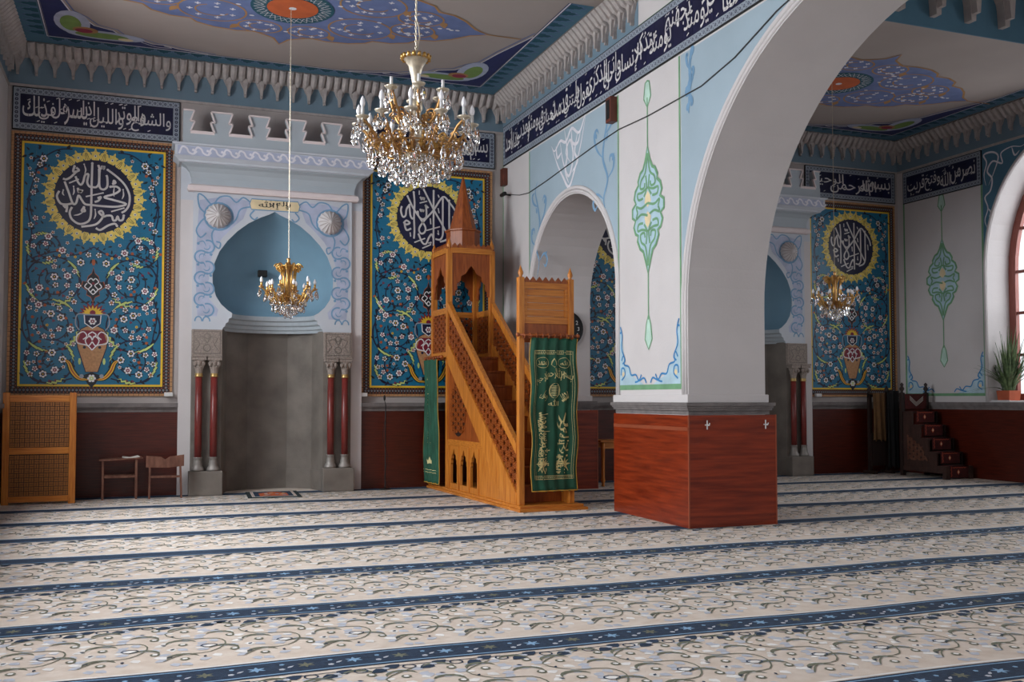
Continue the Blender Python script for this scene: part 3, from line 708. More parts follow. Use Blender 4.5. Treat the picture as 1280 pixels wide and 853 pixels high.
def tile_panel(cx, kind, label, sx=1.0):
    HW = 1.08*sx; x0, x1 = cx-HW, cx+HW; z0, z1 = 1.43, 5.13; ZM = 4.27
    t = thing('tile_panel', label, 'tile panel', group='turquoise tile panels')
    MB().prism([(x0, z0), (x1, z0), (x1, z1), (x0, z1)], fb, 0, .02).build('backing', 'tile_border', t)
    # outer course of small tan bricks
    b = MB(); s = .0
    n = 54
    for i in range(n):
        v = z0+(z1-z0)*i/n
        for u in (x0, x1-.035): b.prism([(u, v+.003), (u+.035, v+.003), (u+.035, v+(z1-z0)/n-.003), (u, v+(z1-z0)/n-.003)], fb, .02, .028)
    for i in range(30):
        u = x0+.035+(2*HW-.07)*i/30
        for v in (z0, z1-.035): b.prism([(u+.003, v), (u+(2*HW-.07)/30-.003, v), (u+(2*HW-.07)/30-.003, v+.035), (u+.003, v+.035)], fb, .02, .028)
    b.build('brick_course', 'tile_tan', t, kind='stuff')
    P = Paint(lambda u, v, h: fb(u, v, .0205+h)); a0, a1, c0, c1 = x0+.135, x1-.135, z0+.135, z1-.135
    P.rect('tile_yellow', a0, a1, c0, c0+.03, 2); P.rect('tile_yellow', a0, a1, c1-.03, c1, 2); P.rect('tile_yellow', a0, a0+.03, c0, c1, 2); P.rect('tile_yellow', a1-.03, a1, c0, c1, 2)
    def dots(u, v, ax):
        P.disc('tile_grey', (u, v), .017, 2, 4); P.disc('tile_black', (u, v), .008, 3, 4)
        du, dv = ((.025, 0) if ax else (0, .025)); e = .03
        for s in (-1, 1): P.disc('tile_rust', (u+du+(0 if ax else s*e), v+dv+(s*e if ax else 0)), .009, 2, 4)
    n = round((x1-x0)/.05)
    for i in range(n):
        for v in (z0+.085, z1-.085): dots(x0+.05+(x1-x0-.1)*(i+.5)/n, v, True)
    n = round((z1-z0)/.05)
    for i in range(n):
        for u in (x0+.085, x1-.085): dots(u, z0+.1+(z1-z0-.2)*(i+.5)/n, False)
    P.build(t, 'border_pattern')
    # the field of square turquoise tiles
    A0, A1, C0, C1 = a0+.03, a1-.03, c0+.03, c1-.03; nx, nz = 12, 23; du = (A1-A0)/nx; dv = (C1-C0)/nz
    me = MB().box(.0008, du-.0008, -.0255, 0, .0008, dv-.0008).mesh('tile', 'tile_teal')
    for i in range(nx):
        for j in range(nz): link('tile', me, t, loc=(A0+i*du, YB-.001, C0+j*dv))
    S = .0262
    V = Paint(lambda u, v, h: fb(u, v, S+h)); rnd = random.Random(11)
    CC = (cx, ZM)
    # mirrored vine circles
    occ = []
    def free(x, y, r):
        if x-r < A0+.01 or x+r > A1-.01 or y-r < C0+.01 or y+r > C1-.01: return False
        if (x-cx)**2+(y-ZM)**2 < (.70*sx+r)**2: return False
        if abs(x-cx) < .24 and 1.55 < y < 2.72: return False
        if abs(x-cx) < .44 and 1.6 < y < 1.82: return False
        if abs(x-cx) < .19 and 2.75 < y < 3.32: return False
        return all((x-a)**2+(y-b)**2 > (r+q)**2 for a, b, q in occ)
    def vine(pts, wd=.022, leaves=True):
        for s in (1, -1):
            V.stroke('tile_navy', [(cx+s*a*sx, b) for a, b in pts], wd, 1)
        if leaves:
            for i in range(2, len(pts)-1, 3):
                a, b = pts[i]; an = math.atan2(pts[i+1][1]-b, pts[i+1][0]-a) + (.7 if i % 2 else -.7)
                for s in (1, -1): V.leaf('tile_black', (cx+s*a*sx, b), .055, an if s > 0 else pi-an, .5, 1)
    for (a, b, r, ph) in ((.52, 3.05, .34, 90), (.54, 2.42, .36, 60), (.55, 1.92, .31, 100), (.64, 3.50, .21, 200)):
        vine(arc(a, b, r, ph, ph+330, 30)); vine(arc(a-.02, b, r*.58, ph+40, ph+330, 20), .018); vine(arc(a, b+.02, r*.28, ph+120, ph+400, 12), .014)
        for q in (ph+30, ph+130, ph+215):
            pts = arc(a, b, r*1.0, q, q+48, 8)
            for s in (1, -1):
                L = [(cx+s*(x+(.012 if i % 2 else -.012))*sx, y+(.01 if i % 2 else -.01)) for i, (x, y) in enumerate(pts)]
                V.stroke('tile_black', L, .052, 2, taper=True); V.stroke('tile_lime', L, .032, 3, taper=True)
    for pts in ([(.25, 1.68), (.5, 1.62), (.75, 1.66), (.84, 1.9), (.8, 2.2), (.86, 2.6), (.8, 2.9), (.86, 3.3), (.8, 3.7), (.86, 4.1), (.78, 4.5), (.68, 4.85)], [(.0, 3.55), (.25, 3.42), (.5, 3.46), (.8, 3.35)], [(.05, 2.72), (.2, 2.85), (.16, 3.05), (.3, 3.3)],
                [(.75, 4.72), (.5, 4.9), (.3, 4.93)], [(.72, 4.3), (.84, 4.2), (.8, 3.95)], [(.78, 4.6), (.66, 4.66), (.7, 4.78), (.8, 4.74)]):
        vine(cr(pts, 5), .018)
    # vase, emblem
    f = lambda a, b: (cx+a, b)
    V.poly('tile_tan', [f(-.08, 1.77), f(-.19, 2.12), f(-.21, 2.26), f(-.15, 2.38), f(-.07, 2.42), f(.07, 2.42), f(.15, 2.38), f(.21, 2.26), f(.19, 2.12), f(.08, 1.77)], 3)
    V.stroke('tile_navy', [f(-.08, 1.77), f(-.19, 2.12), f(-.21, 2.26), f(-.15, 2.38), f(-.07, 2.42), f(.07, 2.42), f(.15, 2.38), f(.21, 2.26), f(.19, 2.12), f(.08, 1.77)], .012, 4, closed=True)
    V.poly('tile_maroon', [f(-.19, 2.2), f(-.14, 2.36), f(.14, 2.36), f(.19, 2.2), f(.1, 2.16), f(0, 2.07), f(-.1, 2.16)], 4)
    for s in (1, -1):
        for pts in ([(.0, 2.08), (.07, 2.15), (.19, 2.18), (.2, 2.28), (.12, 2.34), (.07, 2.28), (.12, 2.23)], [(0, 2.2), (.05, 2.14), (.09, 2.22), (.03, 2.28), (0, 2.22)], [(.0, 2.34), (.05, 2.3), (.02, 2.26)]):
            V.stroke('tile_white', [f(s*a, b) for a, b in cr(pts, 4)], .016, 5)
        V.stroke('tile_grey', [f(s*a, b) for a, b in cr([(.1, 2.59), (.2, 2.58), (.22, 2.45), (.17, 2.36)], 5)], .016, 4)
        g = cr([(.03, 1.66), (.16, 1.68), (.25, 1.78), (.3, 1.9), (.38, 1.95)], 5)
        V.stroke('tile_black', [f(s*a, b) for a, b in g], .085, 2, taper=True); V.stroke('tile_yellow', [f(s*a, b) for a, b in g], .05, 3, taper=True); V.stroke('tile_rust', [f(s*a, b) for a, b in g], .02, 4, taper=True)
        V.disc('tile_grey', f(s*.13, 1.71), .03, 5, 8); V.disc('tile_lime', f(s*.16, 1.92), .02, 3, 6, .05)
        V.disc('tile_navy', f(s*.1, 2.12), .022, 5, 6)
    V.poly('tile_navy', [f(-.1, 2.44), f(-.1, 2.57), f(.1, 2.57), f(.1, 2.44), f(0, 2.39)], 5); V.stroke('tile_white', [f(-.11, 2.58), f(-.1, 2.46), f(0, 2.39), f(.1, 2.46), f(.11, 2.58)], .014, 6)
    V.flower(f(0, 2.49), .055, 6); V.rect('tile_grey', cx-.12, cx+.12, 2.575, 2.592, 6)
    for i in range(9):
        an = pi*(i+.5)/9; V.leaf('tile_maroon', f(.03*cos(an), 2.59), .15+.03*sin(an), an, .35, 3); V.leaf('tile_yellow', f(.03*cos(an), 2.59), .11+.02*sin(an), an, .32, 4)
    V.disc('tile_maroon', f(0, 2.61), .04, 6, 8)
    V.poly('tile_black', [f(-.12, 1.72), f(-.05, 1.6), f(0, 1.55), f(.05, 1.6), f(.12, 1.72), f(0, 1.77)], 3); V.flower(f(0, 1.68), .06, 5, 'tile_white', 'tile_lime', 'tile_white')
    z = 3.0
    lo = [(0, -.25), (.03, -.17), (.09, -.14), (.08, -.08), (.16, -.02), (.14, .06), (.09, .05), (.07, .13), (.02, .18), (0, .27)]
    for k, m, h in ((1, 'tile_rust', 2), (.93, 'tile_black', 3)):
        V.poly(m, [f(a*k, z+b*k) for a, b in lo] + [f(-a*k, z+b*k) for a, b in lo[-2:0:-1]], h)
    for s in (1, -1):
        for pts in ([(0, -.13), (.06, -.06), (.02, 0), (.07, .05), (.03, .1), (0, .07)], [(.06, -.06), (.11, -.02), (.08, .03)], [(0, -.05), (.03, -.09)]): V.stroke('tile_white', [f(s*a, z+b) for a, b in cr(pts, 4)], .015, 4)
    V.disc('tile_rust', f(0, 3.33), .025, 2, 6, .05); V.disc('tile_maroon', f(0, 3.03), .02, 5, 6)
    # flowers and small leaves, mirrored about the middle
    for r, tries in ((.054, 60), (.041, 110), (.027, 230)):
        for _ in range(tries):
            a = rnd.uniform(0, HW-.18)/1; b = rnd.uniform(C0, C1)
            if r > .05 and a > .7: continue
            if a < r+.01: a = 0
            if free(cx+a, b, r*1.02) and free(cx-a, b, r*1.02):
                ph = rnd.random()*6; kd = rnd.random()
                for s in ((1, -1) if a else (1,)):
                    c = (cx+s*a, b); occ.append((c[0], c[1], r*.98))
                    if r > .035:
                        V.disc('tile_black', c, r*1.08, 2, 8)
                        V.flower(c, r, 3, 'tile_white', 'tile_maroon' if kd < .6 else 'tile_navy', 'tile_white' if kd < .5 else 'tile_yellow', 6 if r > .045 else 5, ph)
                    elif kd < .45: V.disc('tile_black', c, r*1.0, 2, 6); V.flower(c, r, 3, 'tile_white', 'tile_maroon', 'tile_yellow', 5, ph)
                    elif kd < .7: V.leaf('tile_rust', (c[0], c[1]-r*.6), r*1.9, ph, .9, 2)
                    elif kd < .8: V.disc('tile_yellow', c, r*.8, 2, 5); V.disc('tile_maroon', c, r*.3, 3, 5)
                    else:
                        for q in (0, 2.1, 4.2): V.disc('tile_maroon', (c[0]+r*.45*cos(q), c[1]+r*.45*sin(q)), r*.4, 3, 5)
    for _ in range(420):
        a = rnd.uniform(.01, HW-.18); b = rnd.uniform(C0, C1); an = rnd.uniform(0, 6.28)
        if free(cx+a, b, .022) and free(cx-a, b, .022):
            for s in (1, -1):
                occ.append((cx+s*a, b, .022)); V.leaf('tile_black', (cx+s*a, b), rnd.uniform(.05, .085), an if s > 0 else pi-an, .4, 1)
    V.build(t, 'inlay', names={'tile_navy': 'vine', 'tile_black': 'leaf_pattern', 'tile_white': 'flower_pattern', 'tile_lime': 'serrated_leaf', 'tile_tan': 'vase'})
    # sun of gold petals around the navy disc
    for i in range(32):
        an = 2*pi*i/32; G = Paint(lambda u, v, h: (u, -h, v)); G.step = .0016
        if i < 2:
            if i % 2 == 0:
                q = [(-.045, -.06), (-.06, -.01), (-.048, .03), (-.066, .055), (-.03, .06), (-.012, .075), (-.014, .09), (0, .115), (.014, .09), (.012, .075), (.03, .06), (.066, .055), (.048, .03), (.06, -.01), (.045, -.06)]
            else: q = [(-.03, -.06), (-.055, -.025), (-.06, .01), (-.05, .045), (-.03, .06), (-.012, .068), (-.028, .085), (-.01, .09), (0, .125), (.01, .09), (.028, .085), (.012, .068), (.03, .06), (.05, .045), (.06, .01), (.055, -.025), (.03, -.06)]
            b = MB().prism(q, lambda u, v, d: (u, -d, v), 0, .004)
            m = b.mesh('gold_petal', 'tile_gold'); m.materials.append(M['tile_navy']); m.materials.append(M['tile_white'])
            bm = bmesh.new(); bm.from_mesh(m)
            for rr, dd, mi in ((.02 if i % 2 == 0 else .0, .0048, 2), (.011 if i % 2 == 0 else 0, .0054, 1)):
                if rr:
                    fc = bm.faces.new([bm.verts.new((rr*cos(k*1.047), -dd, rr*sin(k*1.047))) for k in range(6)]); fc.material_index = mi
            if i % 2 == 1:
                for x in (-.025, 0, .025):
                    fc = bm.faces.new([bm.verts.new(p) for p in ((x-.003, -.0048, -.05), (x+.003, -.0048, -.05), (x*.4+.003, -.0048, .05), (x*.4-.003, -.0048, .05))]); fc.material_index = 1
            bm.to_mesh(m); bm.free(); _gp[i % 2] = m
        o = link('gold_petal', _gp[i % 2], t, loc=(cx+sin(an)*.585*sx, YB-S-.006, ZM+cos(an)*.585), rot=(0, an, 0))
    MB().prism(arc(cx, ZM, .535*sx, 0, 352.5, 47, .535), fb, S, S+.009).build('medallion', 'tile_navy', t)
    V = Paint(lambda u, v, h: fb(u, v, S+.010+h))
    medallion_script(V, CC, .51*sx, kind); V.build(t, 'lettering')
    return t
_gp = {}
tile_panel(-.69, 'A', 'turquoise floral tile panel with navy disc, on the far left behind the wood lattice screen')
tile_panel(4.24, 'B', 'turquoise floral tile panel behind the pulpit and the large chandelier')
tile_panel(7.74, 'A', 'turquoise floral tile panel glimpsed through the small arch beside the pier')
tile_panel(12.54, 'B', 'turquoise floral tile panel in the far right corner behind the hanging coats', .985)

# ================================================================== MIHRABS
def mihrab(c, label, n):
    t = thing('mihrab', label, 'prayer niche', group='twin prayer niches')
    F = lambda y: (lambda u, v, d=0: (c+u, y-d, v))
    # body: two side piers and the block above, the face carrying the painted plate
    yb = YB+.75
    for s in (-1, 1): MB().box(*sorted((c+s*.745, c+s*1.34)), 14.975, yb, 0, 2.4).box(*sorted((c+s*.95, c+s*1.34)), 14.975, yb, 2.4, 4.3).build('side_pier', 'plaster_white', t)
    MB().box(c-1.34, c+1.34, 14.975, yb, 4.3, 5.0).build('upper_block', 'mihrab_pale', t)
    prof = [(.74, 2.40), (.725, 2.44), (.70, 2.455), (.69, 2.50), (.655, 2.52), (.645, 2.57), (.605, 2.59), (.60, 2.655), (.66, 2.69), (.76, 2.78), (.835, 2.90), (.88, 3.08), (.885, 3.2), (.86, 3.38), (.79, 3.56), (.68, 3.72), (.54, 3.87), (.38, 4.00), (.2, 4.10), (.08, 4.15), (0, 4.20)]
    hole = prof + [(-a, b) for a, b in prof[-2::-1]]
    plate = [(1.165, 2.40), (1.165, 4.40), (-1.165, 4.40), (-1.165, 2.40)] + [(a, b) for a, b in reversed(hole)][0:0]
    outline = [(-1.165, 2.40), (-1.165, 4.45), (1.165, 4.45), (1.165, 2.40)] + hole
    MB().prism(outline, F(14.93), -.05, 0).build('face_plate', 'mihrab_pale', t)
    # shell: half rings swept back from the outline
    b = MB(); k = 18
    for a, z in prof[7:]:
        for j in range(k+1): q = pi*j/k; b.v.append((c+a*cos(q), 14.935+a*.82*sin(q), z))
    for i in range(len(prof)-8):
        for j in range(k): b.f.append((i*(k+1)+j, i*(k+1)+j+1, (i+1)*(k+1)+j+1, (i+1)*(k+1)+j))
    b.build('shell', 'shell_blue', t, smooth=True)
    b = MB()
    for a, z in prof[:8]:
        for j in range(k+1): q = pi*j/k; b.v.append((c+a*cos(q), 14.935+a*.82*sin(q), z))
    for i in range(7):
        for j in range(k): b.f.append((i*(k+1)+j, i*(k+1)+j+1, (i+1)*(k+1)+j+1, (i+1)*(k+1)+j))
    b.build('corbel_ring', 'mihrab_blue', t)
    # stone niche of flat facets, darker base course
    P2 = [(-.74, 14.93), (-.64, 15.36), (-.30, 15.63), (.30, 15.63), (.64, 15.36), (.74, 14.93)]
    for i in range(5):
        (a0, b0), (a1, b1) = P2[i], P2[i+1]
        MB().add([(c+a0, b0, .3), (c+a1, b1, .3), (c+a1, b1, 2.42), (c+a0, b0, 2.42), (c+a0*1.06, b0+.04, .3), (c+a1*1.06, b1+.04, .3), (c+a1*1.06, b1+.04, 2.42), (c+a0*1.06, b0+.04, 2.42)],
                 [(0, 1, 2, 3), (4, 7, 6, 5), (0, 3, 7, 4), (1, 5, 6, 2), (2, 6, 7, 3), (0, 4, 5, 1)]).build('facet', 'stone', t)
        k0 = .975
        MB().add([(c+a0*k0, b0-.012, 0), (c+a1*k0, b1-.012, 0), (c+a1*k0, b1-.012, .3), (c+a0*k0, b0-.012, .3), (c+a0*1.06, b0+.04, 0), (c+a1*1.06, b1+.04, 0), (c+a1*1.06, b1+.04, .3), (c+a0*1.06, b0+.04, .3)],
                 [(0, 1, 2, 3), (4, 7, 6, 5), (0, 3, 7, 4), (1, 5, 6, 2), (2, 6, 7, 3), (0, 4, 5, 1)]).build('base_course', 'stone', t)
    MB().box(c-.75, c+.75, 14.94, 15.66, 2.40, 2.41).add([], []).f.clear() if False else None
    for s in (-1, 1):
        x0, x1 = sorted((c+s*.74, c+s*1.165))
        MB().box(x0, x1, 14.93, 14.974, .0, 2.02).build('stone_jamb', 'stone', t)
        o = MB().box(x0, x1, 14.865, 14.974, 2.02, 2.40).build('carved_block', 'stone_carved', t, bevel=.008)
        P = Paint(lambda u, v, h: (u, 14.864-h, v), .004)
        P.stroke('stone', [(x0+.03, 2.05), (x1-.03, 2.05), (x1-.03, 2.37), (x0+.03, 2.37)], .012, 1, closed=True)
        m = (x0+x1)/2
        for pts in ([(m-.16, 2.09), (m-.1, 2.18), (m-.15, 2.27), (m-.06, 2.3), (m, 2.2)], [(m+.16, 2.09), (m+.1, 2.18), (m+.15, 2.27), (m+.06, 2.3), (m, 2.2)], arc(m, 2.13, .05, 0, 360, 10), arc(m, 2.3, .04, 0, 360, 10)):
            P.stroke('stone', pts, .012, 1)
        for q in P.build(o, 'carving'): pass
        MB().box(c+s*.955-.235, c+s*.955+.235, 14.75, 14.975, 0, .35).build('pedestal', 'stone', t, bevel=.012)
        for xx in (.848, 1.062):
            k3 = bpy.data.objects.new('column', None); COL.objects.link(k3); k3.parent = t; k3.location = (c+s*xx, 14.865, .35)
            MB().lathe([(.05, .19), (.051, .7), (.047, 1.37)], n=16).build('shaft', 'column_red', k3, smooth=True)
            b = MB().lathe([(.09, .0), (.09, .03), (.082, .04), (.078, .055), (.062, .075), (.064, .10), (.056, .14), (.055, .18), (.062, .185), (.062, .20)], n=16)
            b.build('base', 'column_silver', k3, smooth=True)
            MB().lathe([(.056, 1.36), (.058, 1.37), (.05, 1.385), (.052, 1.40), (.056, 1.41)], n=16).build('collar', 'brass_ring', k3, smooth=True)
            b = MB().lathe([(.05, 1.41), (.058, 1.47), (.07, 1.50), (.066, 1.53), (.088, 1.58), (.085, 1.60)], n=12)
            b.box(-.098, .098, -.09, .09, 1.60, 1.64); b.box(-.104, .104, -.10, .10, 1.645, 1.67)
            for g in (-.06, 0, .06): b.lathe([(.0, 1.50), (.024, 1.53), (.028, 1.56), (.0, 1.60)], (g, -.062, 0), 8)
            b.build('capital', 'stone_carved', k3)
    # cornice above the plate
    prof2 = [(14.975, 4.44), (14.86, 4.44), (14.84, 4.47), (14.86, 4.53), (14.90, 4.55), (14.93, 4.56)]
    def crown(prof, name, m, side=1.165):
        b = MB(); N = len(prof)
        for sx in (-1, 1):
            for y, z in prof: b.v.append((c+sx*(side+14.93-y), y, z))
        for i in range(N-1): b.f.append((i, i+1, N+i+1, N+i))
        for sx in (-1, 1):       # returns back to the wall
            k = len(b.v)
            for y, z in prof: b.v += [(c+sx*(side+14.93-y), y, z), (c+sx*(side+14.93-y), YB+.0, z)]
            for i in range(N-1): b.f.append((k+2*i, k+2*i+1, k+2*i+3, k+2*i+2))
        return b.build(name, m, t)
    crown([(14.975, 4.42), (14.855, 4.42), (14.84, 4.45), (14.85, 4.50), (14.90, 4.53), (14.975, 4.53)], 'pink_moulding', 'moulding_pink')
    crown([(14.90, 4.50), (14.895, 4.62), (14.87, 4.70), (14.82, 4.76), (14.76, 4.79), (14.76, 4.81), (14.97, 4.81)], 'cove', 'mihrab_blue')
    crown([(14.9, 4.80), (14.72, 4.80), (14.70, 4.83), (14.66, 4.86), (14.64, 4.875), (14.9, 4.875)], 'fascia', 'mihrab_pale')
    crown([(14.9, 4.875), (14.66, 4.875), (14.66, 5.03), (14.63, 5.035), (14.62, 5.06), (14.9, 5.06)], 'frieze_block', 'mihrab_pale')
    MB().box(c-1.30, c+1.30, 14.70, 15.0, 4.81, 5.07).build('cornice_core', 'mihrab_pale', t)
    P = Paint(lambda u, v, h: (c+u, 14.658-h, v))
    P.rect('paint_mauve', -1.40, 1.40, 4.885, 5.02, 1)
    x = -1.38; k = 0
    while x < 1.3:
        P.stroke('paint_white', cr([(x, 4.90), (x+.04, 5.0), (x+.10, 4.985), (x+.13, 4.93), (x+.19, 4.905), (x+.24, 4.95)], 4), .026, 2); P.disc('paint_white', (x+.19, 4.965), .02, 2, 6); x += .2
    P.build(t, 'frieze_scroll')
    # stepped merlons on the parapet
    MB().box(c-1.33, c+1.33, 14.66, 14.80, 5.06, 5.235).build('parapet', 'mihrab_blue', t)
    for i in range(6):
        x = (i-2.5)*.532; q = [(-.10, 5.2), (-.10, 5.235), (-.155, 5.385), (-.095, 5.385), (-.15, 5.54), (.15, 5.54), (.095, 5.385), (.155, 5.385), (.10, 5.235), (.10, 5.2)]
        if i == 0: q = [(a if a > 0 else -.0, b) for a, b in q]
        if i == 5: q = [(a if a < 0 else .0, b) for a, b in q]
        q2 = q[1:-1]
        o = MB().prism([(x+a, b) for a, b in q], F(14.80), 0, .13).build('merlon', 'mihrab_blue', t)
        b = MB()
        for a, e in zip(q2[:-1], q2[1:]):
            if a != e and not (a[0] == 0 and e[0] == 0): b.bar((c+x+a[0], 14.665, a[1]), (c+x+e[0], 14.665, e[1]), .02, .045, (0, 1, 0))
        b.build('raised_edge', 'moulding_pink', o)
    for i in range(5):
        x = (i-2)*.532; MB().box(c+x-.166, c+x+.166, 14.655, 14.675, 5.205, 5.25).build('raised_edge', 'moulding_pink', t)
    # painted face
    P = Paint(lambda u, v, h: (c+u, 14.929-h, v))
    for s in (1, -1):
        f = lambda a, b: (s*a, b)
        P.poly('paint_mauve', [f(a, b) for a, b in [(.36, 4.33), (.55, 4.36), (.8, 4.36), (1.08, 4.3), (1.1, 4.0), (1.12, 3.5), (1.12, 3.1), (1.09, 2.6), (.82, 2.6), (.80, 2.70), (.93, 2.85), (.96, 3.1), (.94, 3.35), (.86, 3.58), (.74, 3.78), (.58, 3.95), (.46, 4.06)]], 1)
        for pts in ([(.34, 4.3), (.46, 4.38), (.56, 4.3), (.66, 4.38), (.8, 4.36), (.9, 4.24), (1.02, 4.36), (1.1, 4.38), (1.08, 4.2), (.98, 4.08), (1.06, 3.98), (1.12, 3.85), (1.06, 3.75), (.98, 3.82)], [(.34, 4.25), (.5, 4.2), (.56, 4.05), (.66, 3.95), (.8, 3.94), (.9, 3.82), (.88, 3.66)],
                    [(.3, 4.2), (.36, 4.12), (.3, 4.06), (.25, 4.1)], [(.88, 3.66), (.8, 3.6), (.78, 3.68), (.84, 3.7)]): P.stroke('paint_blue', [f(a, b) for a, b in cr(pts, 4)], .022, 2)
        for k in range(7):
            z = 3.62-.155*k; q = 1 if k % 2 else -1
            P.disc('paint_mauve', f(1.0+q*.03, z), .10, 1, 14); P.stroke('paint_blue', [f(a, b) for a, b in arc(1.0+q*.045, z, .092, -110 if q > 0 else 70, 130 if q > 0 else 290, 12)], .024, 2)
            P.stroke('paint_blue', [f(a, b) for a, b in arc(1.0+q*.03, z, .045, -40 if q > 0 else 140, 160 if q > 0 else 340, 8)], .016, 2, taper=True)
            P.stroke('paint_blue', [f(a, b) for a, b in cr([(1.0-q*.10, z+.05), (1.0-q*.02, z+.075), (1.0+q*.02, z)], 4)], .016, 2, taper=True)
            P.disc('paint_blue', f(1.0-q*.09, z+.04), .022, 3, 6)
        for q in (-1, 1): P.stroke('paint_blue', arc(s*1.02+q*.055, 2.52, .05, 0, 180, 8, .07), .02, 2)
        b = MB(); bo = MB().lathe([(.175, 0), (.178, .02), (.15, .07), (.09, .115), (.04, .135), (.02, .16), (0, .165)], n=64, flute=.035, fk=16)
        bo.xf(Matrix.Translation((c+s*.818, 14.93, 4.08)) @ Matrix.Rotation(pi/2, 4, 'X')); bo = bo.build('fluted_boss', 'plaster_white', t, smooth=True); rb = MB()
        for k in range(16):
            a = 2*pi*k/16; rb.tube([(c+s*.818+r_*cos(a), 14.93-h_, 4.08+r_*sin(a)) for r_, h_ in ((.175, .015), (.152, .072), (.092, .118), (.03, .142))], [.009, .008, .006, .003], 5)
        rb.build('rib', 'plaster_grey', bo, kind='stuff')
        P.stroke('paint_blue', arc(s*.818+.01, 4.075, .20, 0, 360, 24), .03, 3)
    pl = [(-.36, 4.25), (-.34, 4.21), (.34, 4.21), (.36, 4.25), (.37, 4.3), (.34, 4.37), (-.34, 4.37), (-.37, 4.3)]
    P.poly('paint_cream', pl, 3); P.stroke('paint_blue', pl, .016, 4, closed=True)
    P.frieze('tile_black', 'لا إله إلا الله'.split(), -.24, .24, 4.225, 4.36, 5, True)
    P.build(t, 'painted_scroll')
    return t
mihrab(1.808, 'pale blue and stone prayer niche with merlons, between the two tile panels on the left', 1)
mihrab(10.2, 'stone and pale blue prayer niche half hidden behind the big white arch', 2)

# ================================================================== MINBAR (pulpit)
def clip_seg(a, b, poly):
    """segment inside a convex polygon (any winding)"""
    A = sum(poly[i-1][0]*poly[i][1]-poly[i][0]*poly[i-1][1] for i in range(len(poly)))
    t0, t1 = 0, 1; dx, dy = b[0]-a[0], b[1]-a[1]
    for i in range(len(poly)):
        p, q = poly[i-1], poly[i]; nx, ny = (p[1]-q[1], q[0]-p[0])
        if A < 0: nx, ny = -nx, -ny
        den = nx*dx+ny*dy; num = nx*(a[0]-p[0])+ny*(a[1]-p[1])
        if abs(den) < 1e-9:
            if num < 0: return None
        else:
            t = -num/den
            if den > 0: t0 = max(t0, t)
            else: t1 = min(t1, t)
    if t1-t0 < .02: return None
    return (a[0]+dx*t0, a[1]+dy*t0), (a[0]+dx*t1, a[1]+dy*t1)
def lattice(b, poly, fn, r=.05, wd=.012, d0=-.008, d1=.008, circle=None):
    """interlaced star-and-hexagon fretwork clipped to a polygon"""
    us = [p[0] for p in poly]; vs = [p[1] for p in poly]; seg = []
    H = r*sqrt(3); j = 0; y = min(vs)-H
    while y < max(vs)+H:
        x = min(us)-2*r + (1.5*r if j % 2 else 0)
        while x < max(us)+2*r:
            hx = [(x+r*cos(R(60*k)), y+r*sin(R(60*k))) for k in range(6)]
            st = [(x+r*.42*cos(R(60*k+30)), y+r*.42*sin(R(60*k+30))) for k in range(6)]
            for k in range(6):
                if k < 3: seg.append((hx[k], hx[(k+1) % 6]))
                seg.append((hx[k], st[k])); seg.append((hx[k], st[k-1]))
            x += 3*r
        y += H/2; j += 1
    for a, c in seg:
        if circle:
            m = ((a[0]+c[0])/2-circle[0], (a[1]+c[1])/2-circle[1])
            if (m[0]/circle[2])**2+(m[1]/circle[3])**2 > 1: continue
        q = clip_seg(a, c, poly)
        if not q: continue
        a, c = q; dx, dy = c[0]-a[0], c[1]-a[1]; L = sqrt(dx*dx+dy*dy)
        if L < .004: continue
        nx, ny = -dy/L*wd/2, dx/L*wd/2; k = len(b.v)
        for d in (d0, d1): b.v += [tuple(fn(a[0]+nx, a[1]+ny, d)), tuple(fn(c[0]+nx, c[1]+ny, d)), tuple(fn(c[0]-nx, c[1]-ny, d)), tuple(fn(a[0]-nx, a[1]-ny, d))]
        b.f += [(k, k+1, k+2, k+3), (k+4, k+7, k+6, k+5), (k, k+4, k+5, k+1), (k+3, k+2, k+6, k+7)]
    return b
def ogee(c, w, z0, zs, zt, lobes=True):
    """opening with a lobed pointed head, as (u,v) from right foot round to the left"""
    h = zt-zs
    half = [(w, z0), (w, zs), (w*.86, zs+h*.10), (w*.90, zs+h*.28), (w*.66, zs+h*.40), (w*.64, zs+h*.58), (w*.34, zs+h*.68), (w*.22, zs+h*.82), (0, zt)]
    return [(c+a, b) for a, b in half] + [(c-a, b) for a, b in half[-2::-1]]
mb = thing('minbar', 'honey-coloured wooden pulpit with a staircase, portal and pointed spire', 'pulpit', (4.375, 11.43, 0), R(2.2))
W, D, T0 = .76, 3.46, 2.68          # width, depth, start of the tower
sideL = lambda u, v, d=0: (-d, u, v)            # u along the depth
sideR = lambda u, v, d=0: (W+d, u, v)
front = lambda y: (lambda u, v, d=0: (u, y-d, v))
MB().box(-.06, W+.12, -.19, D+.05, 0, .035).box(-.035, W+.08, -.15, D+.03, .035, .07).build('plinth', 'wood_honey_h', mb, bevel=.004)
for u in (0, W-.07):
    MB().box(u, u+.075, -.04, .05, .07, 2.92).build('post', 'wood_honey', mb, bevel=.006)
def finial(c, k=1, m='wood_honey'):
    MB().lathe([(.03*k, 0), (.018*k, .012*k), (.034*k, .045*k), (.032*k, .07*k), (.012*k, .12*k), (.0, .16*k)], c, 12).build('finial', m, mb, smooth=True)
for u in (.0375, W-.0325): finial((u, 0, 2.92), 1.0)
